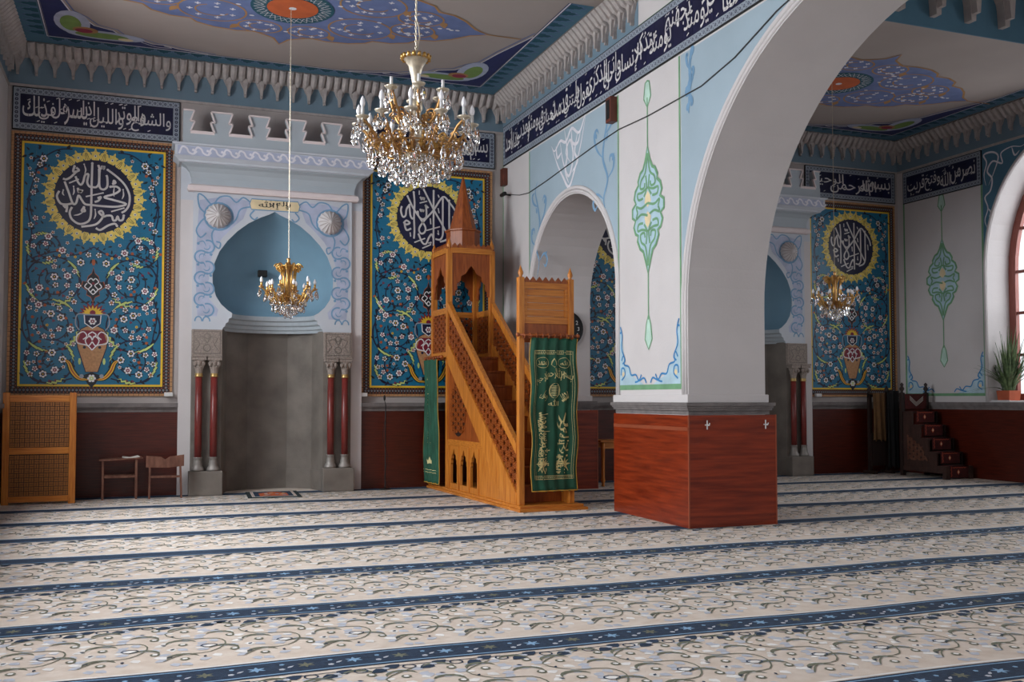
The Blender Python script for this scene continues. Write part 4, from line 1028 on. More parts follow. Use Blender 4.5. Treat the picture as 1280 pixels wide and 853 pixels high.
# portal head: rails, framed panel, saw-tooth crest
def crestline(b, fn, u0, u1, z, n, h=.055, d0=-.012, d1=.012):
    q = [(u0, z-.04), (u1, z-.04)]
    for i in range(n):
        a = u1-(u1-u0)*i/n; w_ = (u1-u0)/n; q += [(a, z), (a-w_/2, z+h)]
    q.append((u0, z)); b.prism(q, fn, d0, d1)
crest = MB(); crestline(crest, front(0), .075, W-.07, 2.88, 7); crest.build('crest', 'wood_amber', mb)
pf = MB(); pf.box(.075, W-.07, -.02, .03, 2.78, 2.86); pf.box(.075, W-.07, -.02, .03, 2.34, 2.43); pf.box(.075, .12, -.02, .03, 2.43, 2.78); pf.box(W-.115, W-.07, -.02, .03, 2.43, 2.78)
pf.build('portal_rail', 'wood_honey_h', mb, bevel=.004)
for k in range(4):
    z = 2.435+.0862*k; MB().box(.12, W-.115, -.004, .02, z, z+.082).build('portal_board', 'wood_honey_h', mb, bevel=.003)
MB().box(.075, W-.07, -.005, .015, 2.10, 2.34).build('lintel_board', 'wood_amber', mb)
# stairs
NS = 9
for i in range(NS):
    y0 = .22+(T0-.22)*i/NS; z = .07+(2.02-.07)*(i+1)/NS
    s_ = MB().box(.05, W-.045, y0, y0+.30, z-.03, z); s_.box(.05, W-.045, y0+.012, y0+.03, z-.215, z-.03); s_.build('step', 'wood_amber', mb, bevel=.003)
# stringers, rails, fretwork on each side
RB, RT = .83, 2.86                                # rail top at the portal and at the tower
sl = (RT-RB)/(T0-.04)
rl = lambda v, dz=0: RB + sl*(v-.04) + dz
for fn, nm in ((sideL, 0), (sideR, 1)):
    fo = (lambda u, v, d, fn=fn: fn(u, v, d))
    MB().prism([(.04, rl(.04)), (T0, rl(T0)), (T0, rl(T0)-.13), (.04, rl(.04)-.13)], fo, -.055, .012).build('handrail', 'wood_honey', mb, bevel=.006)
    lo = -.62
    MB().prism([(.04, max(.07, rl(.04, lo))), (T0, rl(T0, lo)), (T0, rl(T0, lo)-.30), (.44, .07), (.04, .07)], fo, -.05, .01).build('stringer', 'wood_honey', mb, bevel=.004)
    b = MB(); lattice(b, [(.05, rl(.05, -.12)), (T0-.01, rl(T0-.01, -.12)), (T0-.01, rl(T0-.01, lo)), (.05, max(.07, rl(.05, lo)))], fo, .078, .014, -.03, -.012)
    b.build('fretwork', 'wood_amber', mb, kind='stuff')
    # lower side: cross rail, three ogee arches, the triangular board with a round fretwork
    MB().box(*((0, .045) if fn is sideL else (W-.045, W)), .75, T0, .70, .79).build('cross_rail', 'wood_honey_h', mb, bevel=.004)
    tri = [(1.15, .79), (T0, .79), (T0, rl(T0, lo)-.30), (1.15, .80)]
    uu = lambda z: .44+(z-.07)*(T0-.44)/(rl(T0, lo)-.30-.07)
    MB().prism([(uu(.79), .79), (T0, .79), (T0, rl(T0, lo)-.30)], fo, -.035, -.02).build('triangle_board', 'wood_amber', mb)
    b = MB(); lattice(b, [(1.7, .9), (2.6, .9), (2.6, 1.75), (1.7, 1.75)], fo, .075, .014, -.02, -.006, (2.26, 1.22, .33, .40))
    MB().prism(arc(2.26, 1.22, .31, 0, 345, 23, .38), fo, -.022, -.018).build('shade_disc', 'wood_dark', mb)  # dark disc standing for the shade behind the open fretwork
    b.build('round_fretwork', 'wood_amber', mb, kind='stuff')
    q = [(uu(.07)+.0, .07), (T0, .07), (T0, .70), (uu(.70), .70)]
    hs_ = [ogee(2.40, .135, .15, .42, .66)[::-1], ogee(1.98, .135, .15, .42, .66)[::-1], ogee(1.56, .135, .15, .42, .66)[::-1]]
    MB().prism(q, fo, -.035, .0, hs_).build('arch_board', 'wood_honey', mb)
    for u in (2.19, 1.77, 1.38, 2.60): MB().prism([(u-.03, .07), (u+.03, .07), (u+.03, .70), (u-.03, .70)], fo, -.0, .01).build('baluster', 'wood_honey', mb)
# tower
TH = 3.66
for u in (0, W-.07):
    for y in (T0, D-.07): MB().box(u-.01, u+.075, y, y+.08, .07, TH).build('tower_post', 'wood_honey', mb, bevel=.006)
MB().box(.03, W-.03, T0+.02, D-.02, 1.99, 2.03).build('tower_floor', 'wood_amber', mb)
def tower_face(fn, a, b_, par=True):
    if par:
        f = MB(); f.prism([(a, 2.02), (b_, 2.02), (b_, 2.10), (a, 2.10)], fn, -.03, 0).prism([(a, 2.68), (b_, 2.68), (b_, 2.77), (a, 2.77)], fn, -.03, 0)
        f.build('parapet_rail', 'wood_honey_h', mb)
        f = MB(); lattice(f, [(a, 2.1), (b_, 2.1), (b_, 2.68), (a, 2.68)], fn, .06, .012, -.022, -.006); f.build('fretwork', 'wood_amber', mb, kind='stuff')
    c = (a+b_)/2; w_ = (b_-a)/2
    MB().prism([(a, 2.95), (a, 3.66), (b_, 3.66), (b_, 2.95)] + ogee(c, w_-.05, 2.95, 3.02, 3.42), fn, -.03, -.01).build('arch_head', 'wood_amber', mb)
    f = MB(); f.prism([(a-.02, 3.60), (b_+.02, 3.60), (b_+.02, 3.68), (a-.02, 3.68)], fn, -.03, .01); f.build('tower_cornice', 'wood_honey_h', mb)
    f = MB(); crestline(f, fn, a, b_, 3.71, 8, .045, -.02, 0); f.build('tower_crest', 'wood_amber', mb)
tower_face(sideL, T0+.08, D-.07); tower_face(sideR, T0+.08, D-.07); tower_face(front(T0), .07, W-.07, False); tower_face(lambda u, v, d=0: (u, D+d, v), .07, W-.07)
for u in (.03, W-.035):
    for y in (T0+.04, D-.03): finial((u, y, TH), 1.15)
MB().box(.0, W, T0+.02, D, 3.66, 3.69).build('tower_roof', 'wood_amber', mb)
cc = (W/2, (T0+D)/2, 0)
b = MB()
b.lathe([(.262, 3.69), (.262, 3.98), (.285, 3.985), (.285, 4.01), (.20, 4.012)], cc, 8, ph=pi/8); b.build('drum', 'wood_amber', mb, bevel=.003)
MB().lathe([(.215, 4.01), (.11, 4.42), (.015, 4.85), (.0, 4.87)], cc, 8, ph=pi/8).build('spire', 'wood_amber', mb)
# curtain rods with rings
def rod(a, b_, fn, n):
    r_ = MB().tube([a, b_], .014, 8); r_.build('curtain_rod', 'wood_amber', mb, smooth=True)
    for q in (a, b_): MB().lathe([(0, -.03), (.026, -.015), (.026, .015), (0, .03)], q, 10).build('rod_knob', 'wood_amber', mb, smooth=True)
    A, B = Vector(a), Vector(b_)
    for i in range(n):
        p = A.lerp(B, (i+1)/(n+1)); d = (B-A).normalized(); side = Vector((0, 0, 1)); o_ = d.cross(side)
        MB().tube([p + (side*cos(q*pi/4) + o_*sin(q*pi/4))*.032 - side*.012 for q in range(8)], .008, 5, True).build('curtain_ring', 'wood_amber', mb, smooth=True)
rod((-.04, -.09, 2.19), (W+.03, -.09, 2.19), None, 9)
rod((-.09, T0+.02, 2.02), (-.09, D+.03, 2.02), None, 7)
def curtain(fn, Wd, z0, z1, label, texts=True, amp=.02, nf=4.5):
    """fn(u, z, d): u across 0..Wd, d outwards"""
    t = thing('curtain', label, 'curtain', group=None)
    def S(u, z, h=0):
        k = (z1-z)/(z1-z0); a = amp*(1.1-.5*k)
        return fn(u + .012*sin(9*z), z, a*sin(u/Wd*2*pi*nf + .6*sin(2.2*z)) + .012*sin(3*z+u*7) + h)
    nu, nz = 60, 40; b = MB()
    for j in range(nz+1):
        for i in range(nu+1):
            z = z0+(z1-z0)*j/nz
            if j == 0: z += .012*sin(i*.6)
            b.v.append(tuple(S(Wd*i/nu, z)))
    for j in range(nz):
        for i in range(nu): k = j*(nu+1)+i; b.f.append((k, k+1, k+nu+2, k+nu+1))
    o = b.build('cloth', 'curtain_green', t, smooth=True, normals=False); sm = o.modifiers.new('s', 'SOLIDIFY'); sm.thickness = .004; sm.offset = -1
    e = [S(Wd*i/30, z0+.004, .003) for i in range(31)]
    MB().tube(e, .007, 5).build('fringe', 'gold_fringe', t)
    MB().tube([S(0, z0+(z1-z0)*i/20, .003) for i in range(21)], .006, 5).tube([S(Wd, z0+(z1-z0)*i/20, .003) for i in range(21)], .006, 5).build('edging', 'gold_fringe', t)
    P = Paint(lambda u, v, h: S(u, v, .004+h), .0008)
    L = lambda pts: [p for a, c in zip(pts[:-1], pts[1:]) for p in [(a[0]+(c[0]-a[0])*k/6, a[1]+(c[1]-a[1])*k/6) for k in range(6)]] + [pts[-1]]
    m = 'gold_thread'; H = z1-z0
    if texts:
        for z in (z1-.16, z1-.20, z0+.15, z0+.19): P.stroke(m, L([(.06, z), (Wd*.5, z), (Wd-.06, z)]), .007, 1)
        for x in (.05, .075, Wd-.05, Wd-.075): P.stroke(m, L([(x, z1-.16), (x, z1-1), (x, z0+.15)]), .005 if x in (.05, Wd-.05) else .003, 1)
        n = 26
        for i in range(n):
            for z in (z1-.18, z0+.17): P.disc(m, (.07+(Wd-.14)*i/(n-1), z), .008, 1, 4)
        for x in (.17, Wd-.17): P.stroke(m, arc(x, z1-.31, .085, 0, 360, 20, .065), .006, 1, closed=False); P.text(m, 'الله' if x > .3 else 'محمد', x, z1-.31, .06, .11, 1)
        P.leaf(m, (Wd/2, z1-.37), .12, pi/2, .6, 1)
        P.text(m, 'بسم', Wd/2+.17, z1-.50, .12, .16, 1, rot=-.35); P.text(m, 'الله', Wd/2+.07, z1-.44, .13, .12, 1, rot=-.1); P.text(m, 'الرحمن', Wd/2-.05, z1-.45, .13, .17, 1, rot=.1); P.text(m, 'الرحيم', Wd/2-.18, z1-.52, .11, .16, 1, rot=.35)
        P.disc(m, (Wd/2, z1-.66), .075, 1, 18, .095); P.disc('curtain_green', (Wd/2, z1-.66), .060, 2, 18, .08)
        for k in range(7): P.stroke(m, [(Wd/2-.05, z1-.60-.02*k), (Wd/2, z1-.603-.02*k), (Wd/2+.05, z1-.60-.02*k)], .008, 3)
        P.text(m, 'محمد', Wd/2+.13, z1-.72, .14, .11, 1, rot=.5); P.text(m, 'رسول', Wd/2-.13, z1-.72, .12, .10, 1, rot=-.5); P.text(m, 'الله', Wd/2, z1-.81, .08, .14, 1)
        for x, wds in ((Wd*.70, ('لا', 'إله', 'إلا', 'الله')), (Wd*.30, ('محمد', 'رسول', 'الله', 'حق'))):
            for i, q in enumerate(wds): P.text(m, q, x, z1-1.03-i*.19, .135, .20, 1, rot=-pi/2); P.text(m, q, x-.045, z1-1.10-i*.17, .08, .15, 2, rot=-pi/2)
        for x, s in ((.17, 1), (Wd-.17, -1)):
            for a in (.2, .9, 1.6, 2.3, 3.0, 4.0): P.leaf(m, (x, z0+.33), .09, a if s > 0 else pi-a, .3, 1)
            P.stroke(m, [(x-.06*s, z0+.25), (x, z0+.33), (x+.07*s, z0+.37)], .008, 2)
    else:
        for i, q in enumerate(('الله', 'محمد', 'الرحمن', 'الرحيم')): P.text(m, q, Wd*.3, z1-.3-.3*i, .12, .2, 1, rot=-pi/2)
        for a in (.2, .9, 1.6, 2.3, 3.0): P.leaf(m, (Wd*.4, z0+.3), .1, a, .3, 1)
        for z in (z0+.16, z0+.2): P.stroke(m, L([(.03, z), (Wd*.5, z), (Wd-.03, z)]), .007, 1)
    P.build(t, 'embroidery')
    return t
RM = Matrix.Rotation(R(2.2), 4, 'Z'); OM = Matrix.Translation((4.375, 11.43, 0)) @ RM
curtain(lambda u, z, d: tuple(OM @ Vector((.13+u, -.085-.02-d, z))), .64, .24, 2.155, 'green curtain embroidered in gold script, hanging from the rod across the pulpit portal')
curtain(lambda u, z, d: tuple(OM @ Vector((-.10-d, D-.02-u, z))), .62, .10, 1.99, 'narrow bunched green curtain hanging at the back left side of the pulpit', False, .045, 3.5)
t = MB().box(4.55, 4.9, 13.0, 13.5, .075, .62).build('storage_box', 'white_plastic', bevel=.01); tag(t, 'white plastic box seen through the small arches under the pulpit stairs', 'box')

# ================================================================== CHANDELIERS
def drop_mesh(k):
    return MB().lathe([(0, 0), (.003, -.004), (.003, -.012), (.013, -.04), (.0185, -.062), (.015, -.082), (0, -.096)], n=6).xf(Matrix.Scale(k, 4)).mesh('crystal_drop', 'crystal')
DM = drop_mesh(1.0); DS = drop_mesh(.62)
BULB = MB().lathe([(.010, 0), (.016, .015), (.018, .03), (.013, .05), (.005, .068), (0, .075)], n=10).mesh('bulb', 'bulb', smooth=True)
BEAD = MB().lathe([(0, -.010), (.009, 0), (0, .010)], n=6)
def arm_pts(r, z0, z1, a, n=14, dip=.09, r0=.05):
    out = []
    for i in range(n+1):
        t_ = i/n; rr = r0+(r-r0)*t_; z = z0+(z1-z0)*t_**2.2 - dip*sin(pi*min(1, t_*1.15))*(1 if t_ < .87 else 1)
        out.append((rr*cos(a), rr*sin(a), z))
    return out
def curl(b, r, z, a, s, rad, th=.007, turns=1.4):
    pts = []
    for i in range(16):
        q = i/15*2*pi*turns; rr = s*(1-i/18)
        x = r+rr*cos(q); zz = z+rr*sin(q); pts.append((x*cos(a), x*sin(a), zz))
    b.tube(pts, th, 5)
def chain(b, z0, z1, k=.012):
    z = z0; i = 0
    while z < z1:
        pts = [(k*.6*cos(q*pi/3)*(i % 2), k*.6*cos(q*pi/3)*((i+1) % 2), z+k*1.3*sin(q*pi/3)) for q in range(6)]
        b.tube(pts, k*.22, 4, True); z += k*2.0; i += 1
def big_chandelier(loc, ztop, label):
    t = thing('chandelier', label, 'chandelier', loc)
    b = MB().lathe([(.0, .0), (.03, .01), (.055, .05), (.06, .09), (.075, .12), (.07, .17), (.045, .20), (.038, .27), (.055, .29), (.055, .31), (.035, .33), (.035, .40), (.05, .43), (.045, .48), (.026, .52), (.024, .60), (.034, .66), (.05, .72), (.075, .76), (.095, .775), (.09, .79), (.02, .80), (.012, .83), (0, .83)], (0, 0, 0), 20)
    b.build('stem', 'silver_cream', t, smooth=True)
    b = MB()
    for i in range(16): b.tube([(.088*cos(i*pi/8), .088*sin(i*pi/8), .765), (.10*cos(i*pi/8), .10*sin(i*pi/8), .795)], [.016, .010], 6)
    b.lathe([(.062, .30), (.07, .305), (.062, .315)], n=18); b.lathe([(.075, .115), (.085, .125), (.075, .135)], n=18)
    b.build('gold_collar', 'gold_bright', t, smooth=True)
    tiers = ((12, .385, .17, .30, 1, .10), (6, .20, .36, .52, 0, .07))
    for na, rad, z0, z1, lit, dip in tiers:
        for i in range(na):
            a = 2*pi*(i+.35)/na; e = bpy.data.objects.new('arm', None); COL.objects.link(e); e.parent = t
            b = MB(); p = arm_pts(rad, z0+.02, z1, a, dip=dip); b.tube(p, .011, 6)
            curl(b, rad*.55, z0+.02, a, .045, 0); curl(b, rad*.8, z0+.03, a, .035, 0); curl(b, rad*.35, z0-.0, a, .03, 0)
            b.build('branch', 'gold_metal', e, smooth=True)
            x, y = rad*cos(a), rad*sin(a)
            MB().lathe([(.008, -.02), (.012, 0), (.04, .012), (.046, .022), (.04, .024), (.012, .022)], (x, y, z1), 12).build('drip_pan', 'silver_cream', e, smooth=True)
            MB().lathe([(.011, .02), (.011, .085)], (x, y, z1), 8).build('candle_sleeve', 'white_plastic', e, smooth=True)
            if lit: link('bulb', BULB, e, loc=(x, y, z1+.083))
            for k in range(5 if lit else 3):
                q = a+(k-2)*.5 if lit else a+(k-1)*.9; rr = .04
                dd = link('crystal_drop', DM, e, loc=(x+rr*cos(q), y+rr*sin(q), z1+.0-(.03 if k % 2 else 0)), scale=(1, 1, 1), rot=(0, 0, k))
            for k in range(3):
                f_ = .35+.22*k; j = int(f_*14)
                link('crystal_drop', DM, e, loc=(p[j][0], p[j][1], p[j][2]-.012), rot=(0, 0, k+i), scale=(.95, .95, .95))
    # gold leaf bowls between the arms, bead strings, the lower skirt of drops
    b = MB()
    for i in range(12):
        a = 2*pi*(i+.85)/12
        for rr, z in ((.13, .10), (.20, .115), (.27, .15)):
            curl(b, rr, z+.03, a, .036, 0, .007, 1.4)
        b.lathe([(0, 0), (.02, .01), (.024, .03), (.0, .05)], (.2*cos(a), .2*sin(a), .12), 8, flute=.2, fk=4)
    b.build('leaf_scroll', 'gold_bright', t, smooth=True)
    b = MB()
    for i in range(12):
        a = 2*pi*i/12
        for j in range(9):
            f_ = j/8; r_ = .06+.30*f_; z = .35-.16*sin(pi*f_*.5)-.02*sin(pi*f_)
            b.v += [(v[0]+r_*cos(a), v[1]+r_*sin(a), v[2]+z) for v in BEAD.v]; k = len(b.v)-len(BEAD.v); b.f += [tuple(x+k for x in f) for f in BEAD.f]
    for i in range(10):
        a = 2*pi*i/10
        for j in range(9):
            b.v += [(v[0]+.10*cos(a), v[1]+.10*sin(a), v[2]+.19-.022*j) for v in BEAD.v]; k = len(b.v)-len(BEAD.v); b.f += [tuple(x+k for x in f) for f in BEAD.f]
    b.build('bead_string', 'crystal', t, kind='stuff')
    for n_, r_, z in ((22, .31, .13), (18, .235, .065), (13, .15, .02), (8, .07, .0)):
        for i in range(n_):
            a = 2*pi*i/n_ + r_*9; link('crystal_drop', DM, t, loc=(r_*cos(a), r_*sin(a), z+.015*(i % 2)), rot=(0, 0, i), scale=(1.15, 1.15, 1.15))
    b = MB(); b.tube([(.31*cos(q*pi/12), .31*sin(q*pi/12), .145) for q in range(24)], .005, 5, True); b.tube([(.235*cos(q*pi/12), .235*sin(q*pi/12), .075) for q in range(24)], .005, 5, True); b.tube([(.15*cos(q*pi/12), .15*sin(q*pi/12), .03) for q in range(24)], .005, 5, True)
    for i in range(6):
        a = i*pi/3; b.tube([(.06*cos(a), .06*sin(a), .07), (.30*cos(a), .30*sin(a), .10)], .004, 4)
    b.build('drop_ring', 'gold_metal', t)
    b = MB(); chain(b, .83, ztop-loc[2], .011); b.build('chain', 'silver_cream', t)
    b = MB(); b.tube([(.006, .0, .83), (.03, .01, .93), (.02, 0, 1.0), (.004, .004, 1.06), (.006, 0, ztop-loc[2])], .005, 5); b.build('flex', 'silver_cream', t)
    return t
big_chandelier((1.705, 6.4, 2.94), ZH, 'large cream and gold crystal chandelier hanging nearest to us')
def small_chandelier(loc, ztop, label, group):
    t = thing('chandelier', label, 'chandelier', loc, group=group)
    b = MB().lathe([(0, .08), (.03, .10), (.02, .16), (.018, .50), (.03, .53), (.05, .56), (.03, .58), (.018, .62), (.03, .64), (0, .66)], n=12); b.build('stem', 'gold_metal', t, smooth=True)
    b = MB()
    for i in range(10):
        a = 2*pi*i/10; b.tube([(.09*cos(a), .09*sin(a), .16), (.075*cos(a), .075*sin(a), .35), (.10*cos(a), .10*sin(a), .54)], .011, 6)
        curl(b, .135, .54, a, .042, 0, .010, 1.3); curl(b, .12, .50, a, .03, 0, .009, 1.2)
    for z, r_ in ((.16, .10), (.55, .11)): b.tube([(r_*cos(q*pi/8), r_*sin(q*pi/8), z) for q in range(16)], .010, 6, True)
    b.build('basket', 'gold_bright', t, smooth=True)
    for i in range(12):
        a = 2*pi*(i+.2)/12; rad = .335 if i % 2 == 0 else .27; z1 = .27 if i % 2 == 0 else .23
        e = bpy.data.objects.new('arm', None); COL.objects.link(e); e.parent = t
        b = MB(); p = arm_pts(rad, .19, z1, a, dip=.12); b.tube(p, .012, 6); curl(b, rad*.55, .15, a, .036, 0, .006); curl(b, rad*.78, .18, a, .028, 0, .006)
        b.build('branch', 'gold_bright', e, smooth=True); x, y = rad*cos(a), rad*sin(a)
        MB().lathe([(.012, -.01), (.04, .012), (.03, .016)], (x, y, z1), 10).build('drip_pan', 'gold_metal', e, smooth=True)
        MB().lathe([(.013, .012), (.013, .07)], (x, y, z1), 8).build('candle_sleeve', 'gold_bright', e, smooth=True)
        link('bulb', BULB, e, loc=(x, y, z1+.065), scale=(1.15, 1.15, 1))
        for k in range(3): q = a+(k-1)*.8; link('crystal_drop', DM, e, loc=(x+.03*cos(q), y+.03*sin(q), z1-.02*(k % 2)), rot=(0, 0, k), scale=(1.1, 1.1, 1.15))
        link('crystal_drop', DM, e, loc=(p[7][0], p[7][1], p[7][2]-.01), rot=(0, 0, i), scale=(1.1, 1.1, 1.2))
    for n_, r_, z in ((18, .21, .09), (15, .155, .03), (11, .095, -.02), (5, .035, -.06)):
        for i in range(n_):
            a = 2*pi*i/n_ + r_*9; link('crystal_drop', DM, t, loc=(r_*cos(a), r_*sin(a), z+.05+.012*(i % 2)), rot=(0, 0, i), scale=(1.15, 1.15, 1.05))
    b = MB()
    for r_, z in ((.21, .15), (.155, .09), (.095, .035)): b.tube([(r_*cos(q*pi/10), r_*sin(q*pi/10), z) for q in range(20)], .005, 5, True)
    for i in range(6): a = i*pi/3; b.tube([(.0, .0, .1), (.20*cos(a), .20*sin(a), .15)], .004, 4)
    b.build('drop_ring', 'gold_metal', t)
    b = MB(); chain(b, .66, ztop-loc[2], .011); b.build('chain', 'silver_cream', t)
    return t
small_chandelier((1.68, 12.42, 2.50), ZC, 'small gold crystal chandelier hanging in front of the left prayer niche', 'small gold chandeliers')
small_chandelier((10.02, 12.42, 2.71), ZC, 'small gold crystal chandelier seen through the big arch, over the far corner panel', 'small gold chandeliers')

# ================================================================== LOOSE THINGS
# basket-weave wooden screen
t = thing('lattice_screen', 'honey wooden screen with basket-weave panels standing at the far left', 'screen', (-1.72, 14.38, 0))
for x in (0, .80): MB().box(x, x+.085, -.025, .025, 0, 1.475).build('stile', 'wood_honey', t, bevel=.005)
for z0, z1 in ((.03, .11), (.66, .75), (1.35, 1.44)): MB().box(.085, .80, -.02, .02, z0, z1).build('rail', 'wood_honey_h', t, bevel=.004)
MB().box(.085, .80, .006, .014, .1, 1.36).build('backing', 'wood_dark', t)
SH = MB().box(0.001, .0535, -.006, .006, 0, .0235).mesh('slat', 'wood_weave'); SV = MB().box(0, .0235, -.006, .006, 0.001, .0535).mesh('slat', 'wood_weave')
for z0, nz in ((.115, 9), (.755, 10)):
    for i in range(12):
        for j in range(nz):
            x = .09+i*.0591; z = z0+j*.0597; dy = -.004-.003*((i*7+j*3) % 3)
            if (i+j) % 2 == 0:
                for q in range(2): link('slat', SH, t, loc=(x+.001, dy, z+.002+q*.0285))
            else: link('slat', SV, t, loc=(x+.001, dy, z+.001)); link('slat', SV, t, loc=(x+.03, dy-.003*(j % 2), z+.001))
# reading stands
t = thing('reading_stand', 'low brown stand with a flat top, holding an open book, left of the pair', 'stand', (-.28, 14.75, 0), R(2), 'low wooden stands by the niche')
MB().prism([(-.28, .535), (.28, .56), (.28, .578), (-.28, .553)], lambda u, v, d: (u, d, v), -.17, .17).build('top', 'wood_brown', t, bevel=.004)
for x in (-.23, .2):
    for y in (-.13, .13): MB().bar((x, y, 0), (x, y, .545), .028, .028, (0, 1, 0)).build('leg', 'wood_brown', t)
for y in (-.13, .13): MB().box(-.23, .2, y-.01, y+.01, .30, .33).build('stretcher', 'wood_brown', t)
b = MB()
for s in (-1, 1): b.add([(0, -.09, .01), (s*.10, -.09, .028), (s*.10, .09, .028), (0, .09, .01), (0, -.09, .0), (s*.105, -.09, .012), (s*.105, .09, .012), (0, .09, 0)], [(0, 1, 2, 3), (4, 7, 6, 5), (0, 4, 5, 1), (1, 5, 6, 2), (2, 6, 7, 3)])
o = b.build('book', 'paper'); o.location = (-.15, 14.72, .565); o.rotation_euler = (R(0), R(-2.5), R(8)); tag(o, 'open white book lying on the left low stand', 'book')
t = thing('reading_stand', 'low brown folding stand with a V-shaped top, beside the niche pedestal', 'stand', (.30, 14.60, 0), R(0), 'low wooden stands by the niche')
MB().prism([(-.25, .44), (-.25, .60), (-.06, .585), (0, .545), (.06, .585), (.25, .61), (.25, .45), (.04, .43), (-.04, .43)], lambda u, v, d: (u, d, v), -.05, -.03).build('top', 'wood_brown', t, bevel=.003)
MB().prism([(-.24, .46), (-.24, .56), (0, .52), (.24, .57), (.24, .46)], lambda u, v, d: (u, d, v), .08, .10).build('back_board', 'wood_brown', t)
for x in (-.20, .20):
    for y, q in ((-.04, .03), (.09, -.03)): MB().bar((x+(.02 if x > 0 else -.005), y, 0), (x, y, .50), .024, .03, (0, 1, 0)).build('leg', 'wood_brown', t)
MB().box(-.20, .20, -.05, -.03, .29, .32).build('stretcher', 'wood_brown', t)
# prayer rug
t = thing('prayer_rug', 'small dark-edged patterned prayer rug lying in front of the left niche', 'rug', (1.78, 14.58, .004), R(-3))
MB().box(-.37, .37, -.45, .45, 0, .008).build('pile', 'rug_dark', t)
P = Paint(lambda u, v, h: (u, v, .008+h)); P.rect('paper', -.31, .31, -.40, .40, 1); P.rect('carpet_navy', -.27, .27, -.35, .35, 2); P.poly('paint_rust', [(-.2, -.3), (.2, -.3), (.2, .1), (.1, .22), (0, .3), (-.1, .22), (-.2, .1)], 3)
for k in range(9): P.leaf('carpet_sky' if k % 2 else 'paint_cream', (-.16+.04*k, -.2+.05*((k*5) % 7)), .09, k, .6, 4)
for k in range(14): P.disc('paint_rust', (-.29, -.37+.057*k), .012, 3, 5); P.disc('paint_rust', (.29, -.37+.057*k), .012, 3, 5); P.stroke('rug_dark', [(-.31+.048*k, .40), (-.28+.048*k, .36)], .012, 3)
P.build(t, 'woven_pattern')
# microphone stand
t = thing('microphone_stand', 'thin black microphone stand against the wainscot, between niche and pulpit', 'stand', (3.50, 14.85, 0))
MB().lathe([(.10, 0), (.10, .012), (.02, .02), (.012, .03)], n=16).build('base', 'black', t, smooth=True)
MB().tube([(0, 0, .02), (0, 0, 1.30)], .009, 6).build('pole', 'black', t); MB().tube([(0, 0, 1.30), (-.03, -.05, 1.37)], .006, 6).build('gooseneck', 'black', t)
MB().lathe([(0, 0), (.014, .01), (.018, .05), (.012, .08), (0, .09)], (-.03, -.05, 1.36), 8).build('microphone', 'black', t, smooth=True)
MB().tube(cr([(.0, -.02, 1.1), (-.05, -.03, .8), (.03, -.03, .5), (-.02, -.04, .2), (.05, -.05, .02)], 6), .004, 5).build('cable', 'black', t)
# side table behind the pier
t = thing('side_table', 'small light wooden table in the aisle, half hidden behind the pier', 'table', (6.82, 14.08, 0))
MB().box(-.04, .62, -.03, .45, .70, .73).build('top', 'wood_honey_h', t, bevel=.004); MB().box(.0, .58, .0, .02, .60, .70).build('apron', 'wood_honey_h', t); MB().box(.0, .58, .40, .42, .60, .70).build('apron', 'wood_honey_h', t)
for x in (0, .53):
    for y in (0, .37): MB().lathe([(.028, 0), (.022, .05), (.035, .09), (.026, .14), (.03, .55), (.035, .60), (.035, .70)], (x+.025, y+.025, 0), 10).build('leg', 'wood_honey', t, smooth=True)
# wall clock on the jamb
t = thing('wall_clock', 'round black wall clock with white numerals, peeking out beside the pulpit portal', 'clock', (6.09, 13.815, 2.47))
RX = Matrix.Rotation(pi/2, 4, 'X')
MB().lathe([(.0, 0), (.27, 0), (.275, .02), (.265, .035), (.25, .035), (.245, .022), (0, .022)], n=40).xf(RX).build('case', 'black', t, smooth=False)
P = Paint(lambda u, v, h: (u, -.024-h, v))
for i in range(12):
    a = pi/2-2*pi*(i+1)/12; P.text('letter', str(i+1), .19*cos(a), .19*sin(a), .06, None, 1, shaped=True)
P.stroke('letter', [(0, 0), (-.08, .09)], .012, 1); P.stroke('letter', [(0, 0), (.03, .17)], .008, 2)
P.build(t, 'numerals')
# little wooden boxes, camera, cable
t = MB().box(XA-.10, XA, 10.92, 11.06, 4.87, 5.19).build('vent_box', 'vent_brown', bevel=.006); tag(t, 'small brown box fixed to the arcade wall above the white painted field', 'box', 'brown wall boxes')
MB().box(XA-.104, XA-.1, 10.945, 11.035, 4.91, 5.15).build('grille', 'black', t)
t = MB().box(XA-.08, XA, 14.88, 15.03, 4.88, 5.16).build('vent_box', 'vent_brown', bevel=.006); tag(t, 'small brown box high on the arcade wall next to the back corner', 'box', 'brown wall boxes')
t = thing('camera', 'small black security camera on a bracket near the back corner', 'camera', (XA, 14.75, 4.69))
MB().tube([(0, 0, 0), (-.10, 0, 0)], .015, 6).build('bracket', 'black', t); MB().lathe([(0, -.09), (.03, -.08), (.035, .06), (.03, .09), (0, .09)], n=12).xf(Matrix.Translation((-.13, 0, 0)) @ RX).build('body', 'black', t, smooth=True)
cp = [(14.72, 4.69), (14.3, 4.60), (13.92, 4.56), (13.2, 4.60), (12.4, 4.66), (11.6, 4.72), (10.87, 4.755), (10.1, 4.72), (9.44, 4.72), (8.93, 4.72), (8.3, 4.82), (7.6, 5.03), (6.9, 5.16), (5.9, 5.19)]
t = MB().tube([(XA-.014, a, b_) for a, b_ in cp], .0065, 6).build('cable', 'cable', smooth=True); tag(t, 'dark cable strung along the painted arcade wall from the camera', 'cable')
t = MB().tube([(XA-.01, 13.9, 3.15), (XA+.02, 13.84, 3.14), (6.0, 13.84, 3.13), (6.48, 13.84, 3.11)], .005, 5).build('cable', 'cable'); tag(t, 'thin wire crossing the inside of the small arch', 'cable')
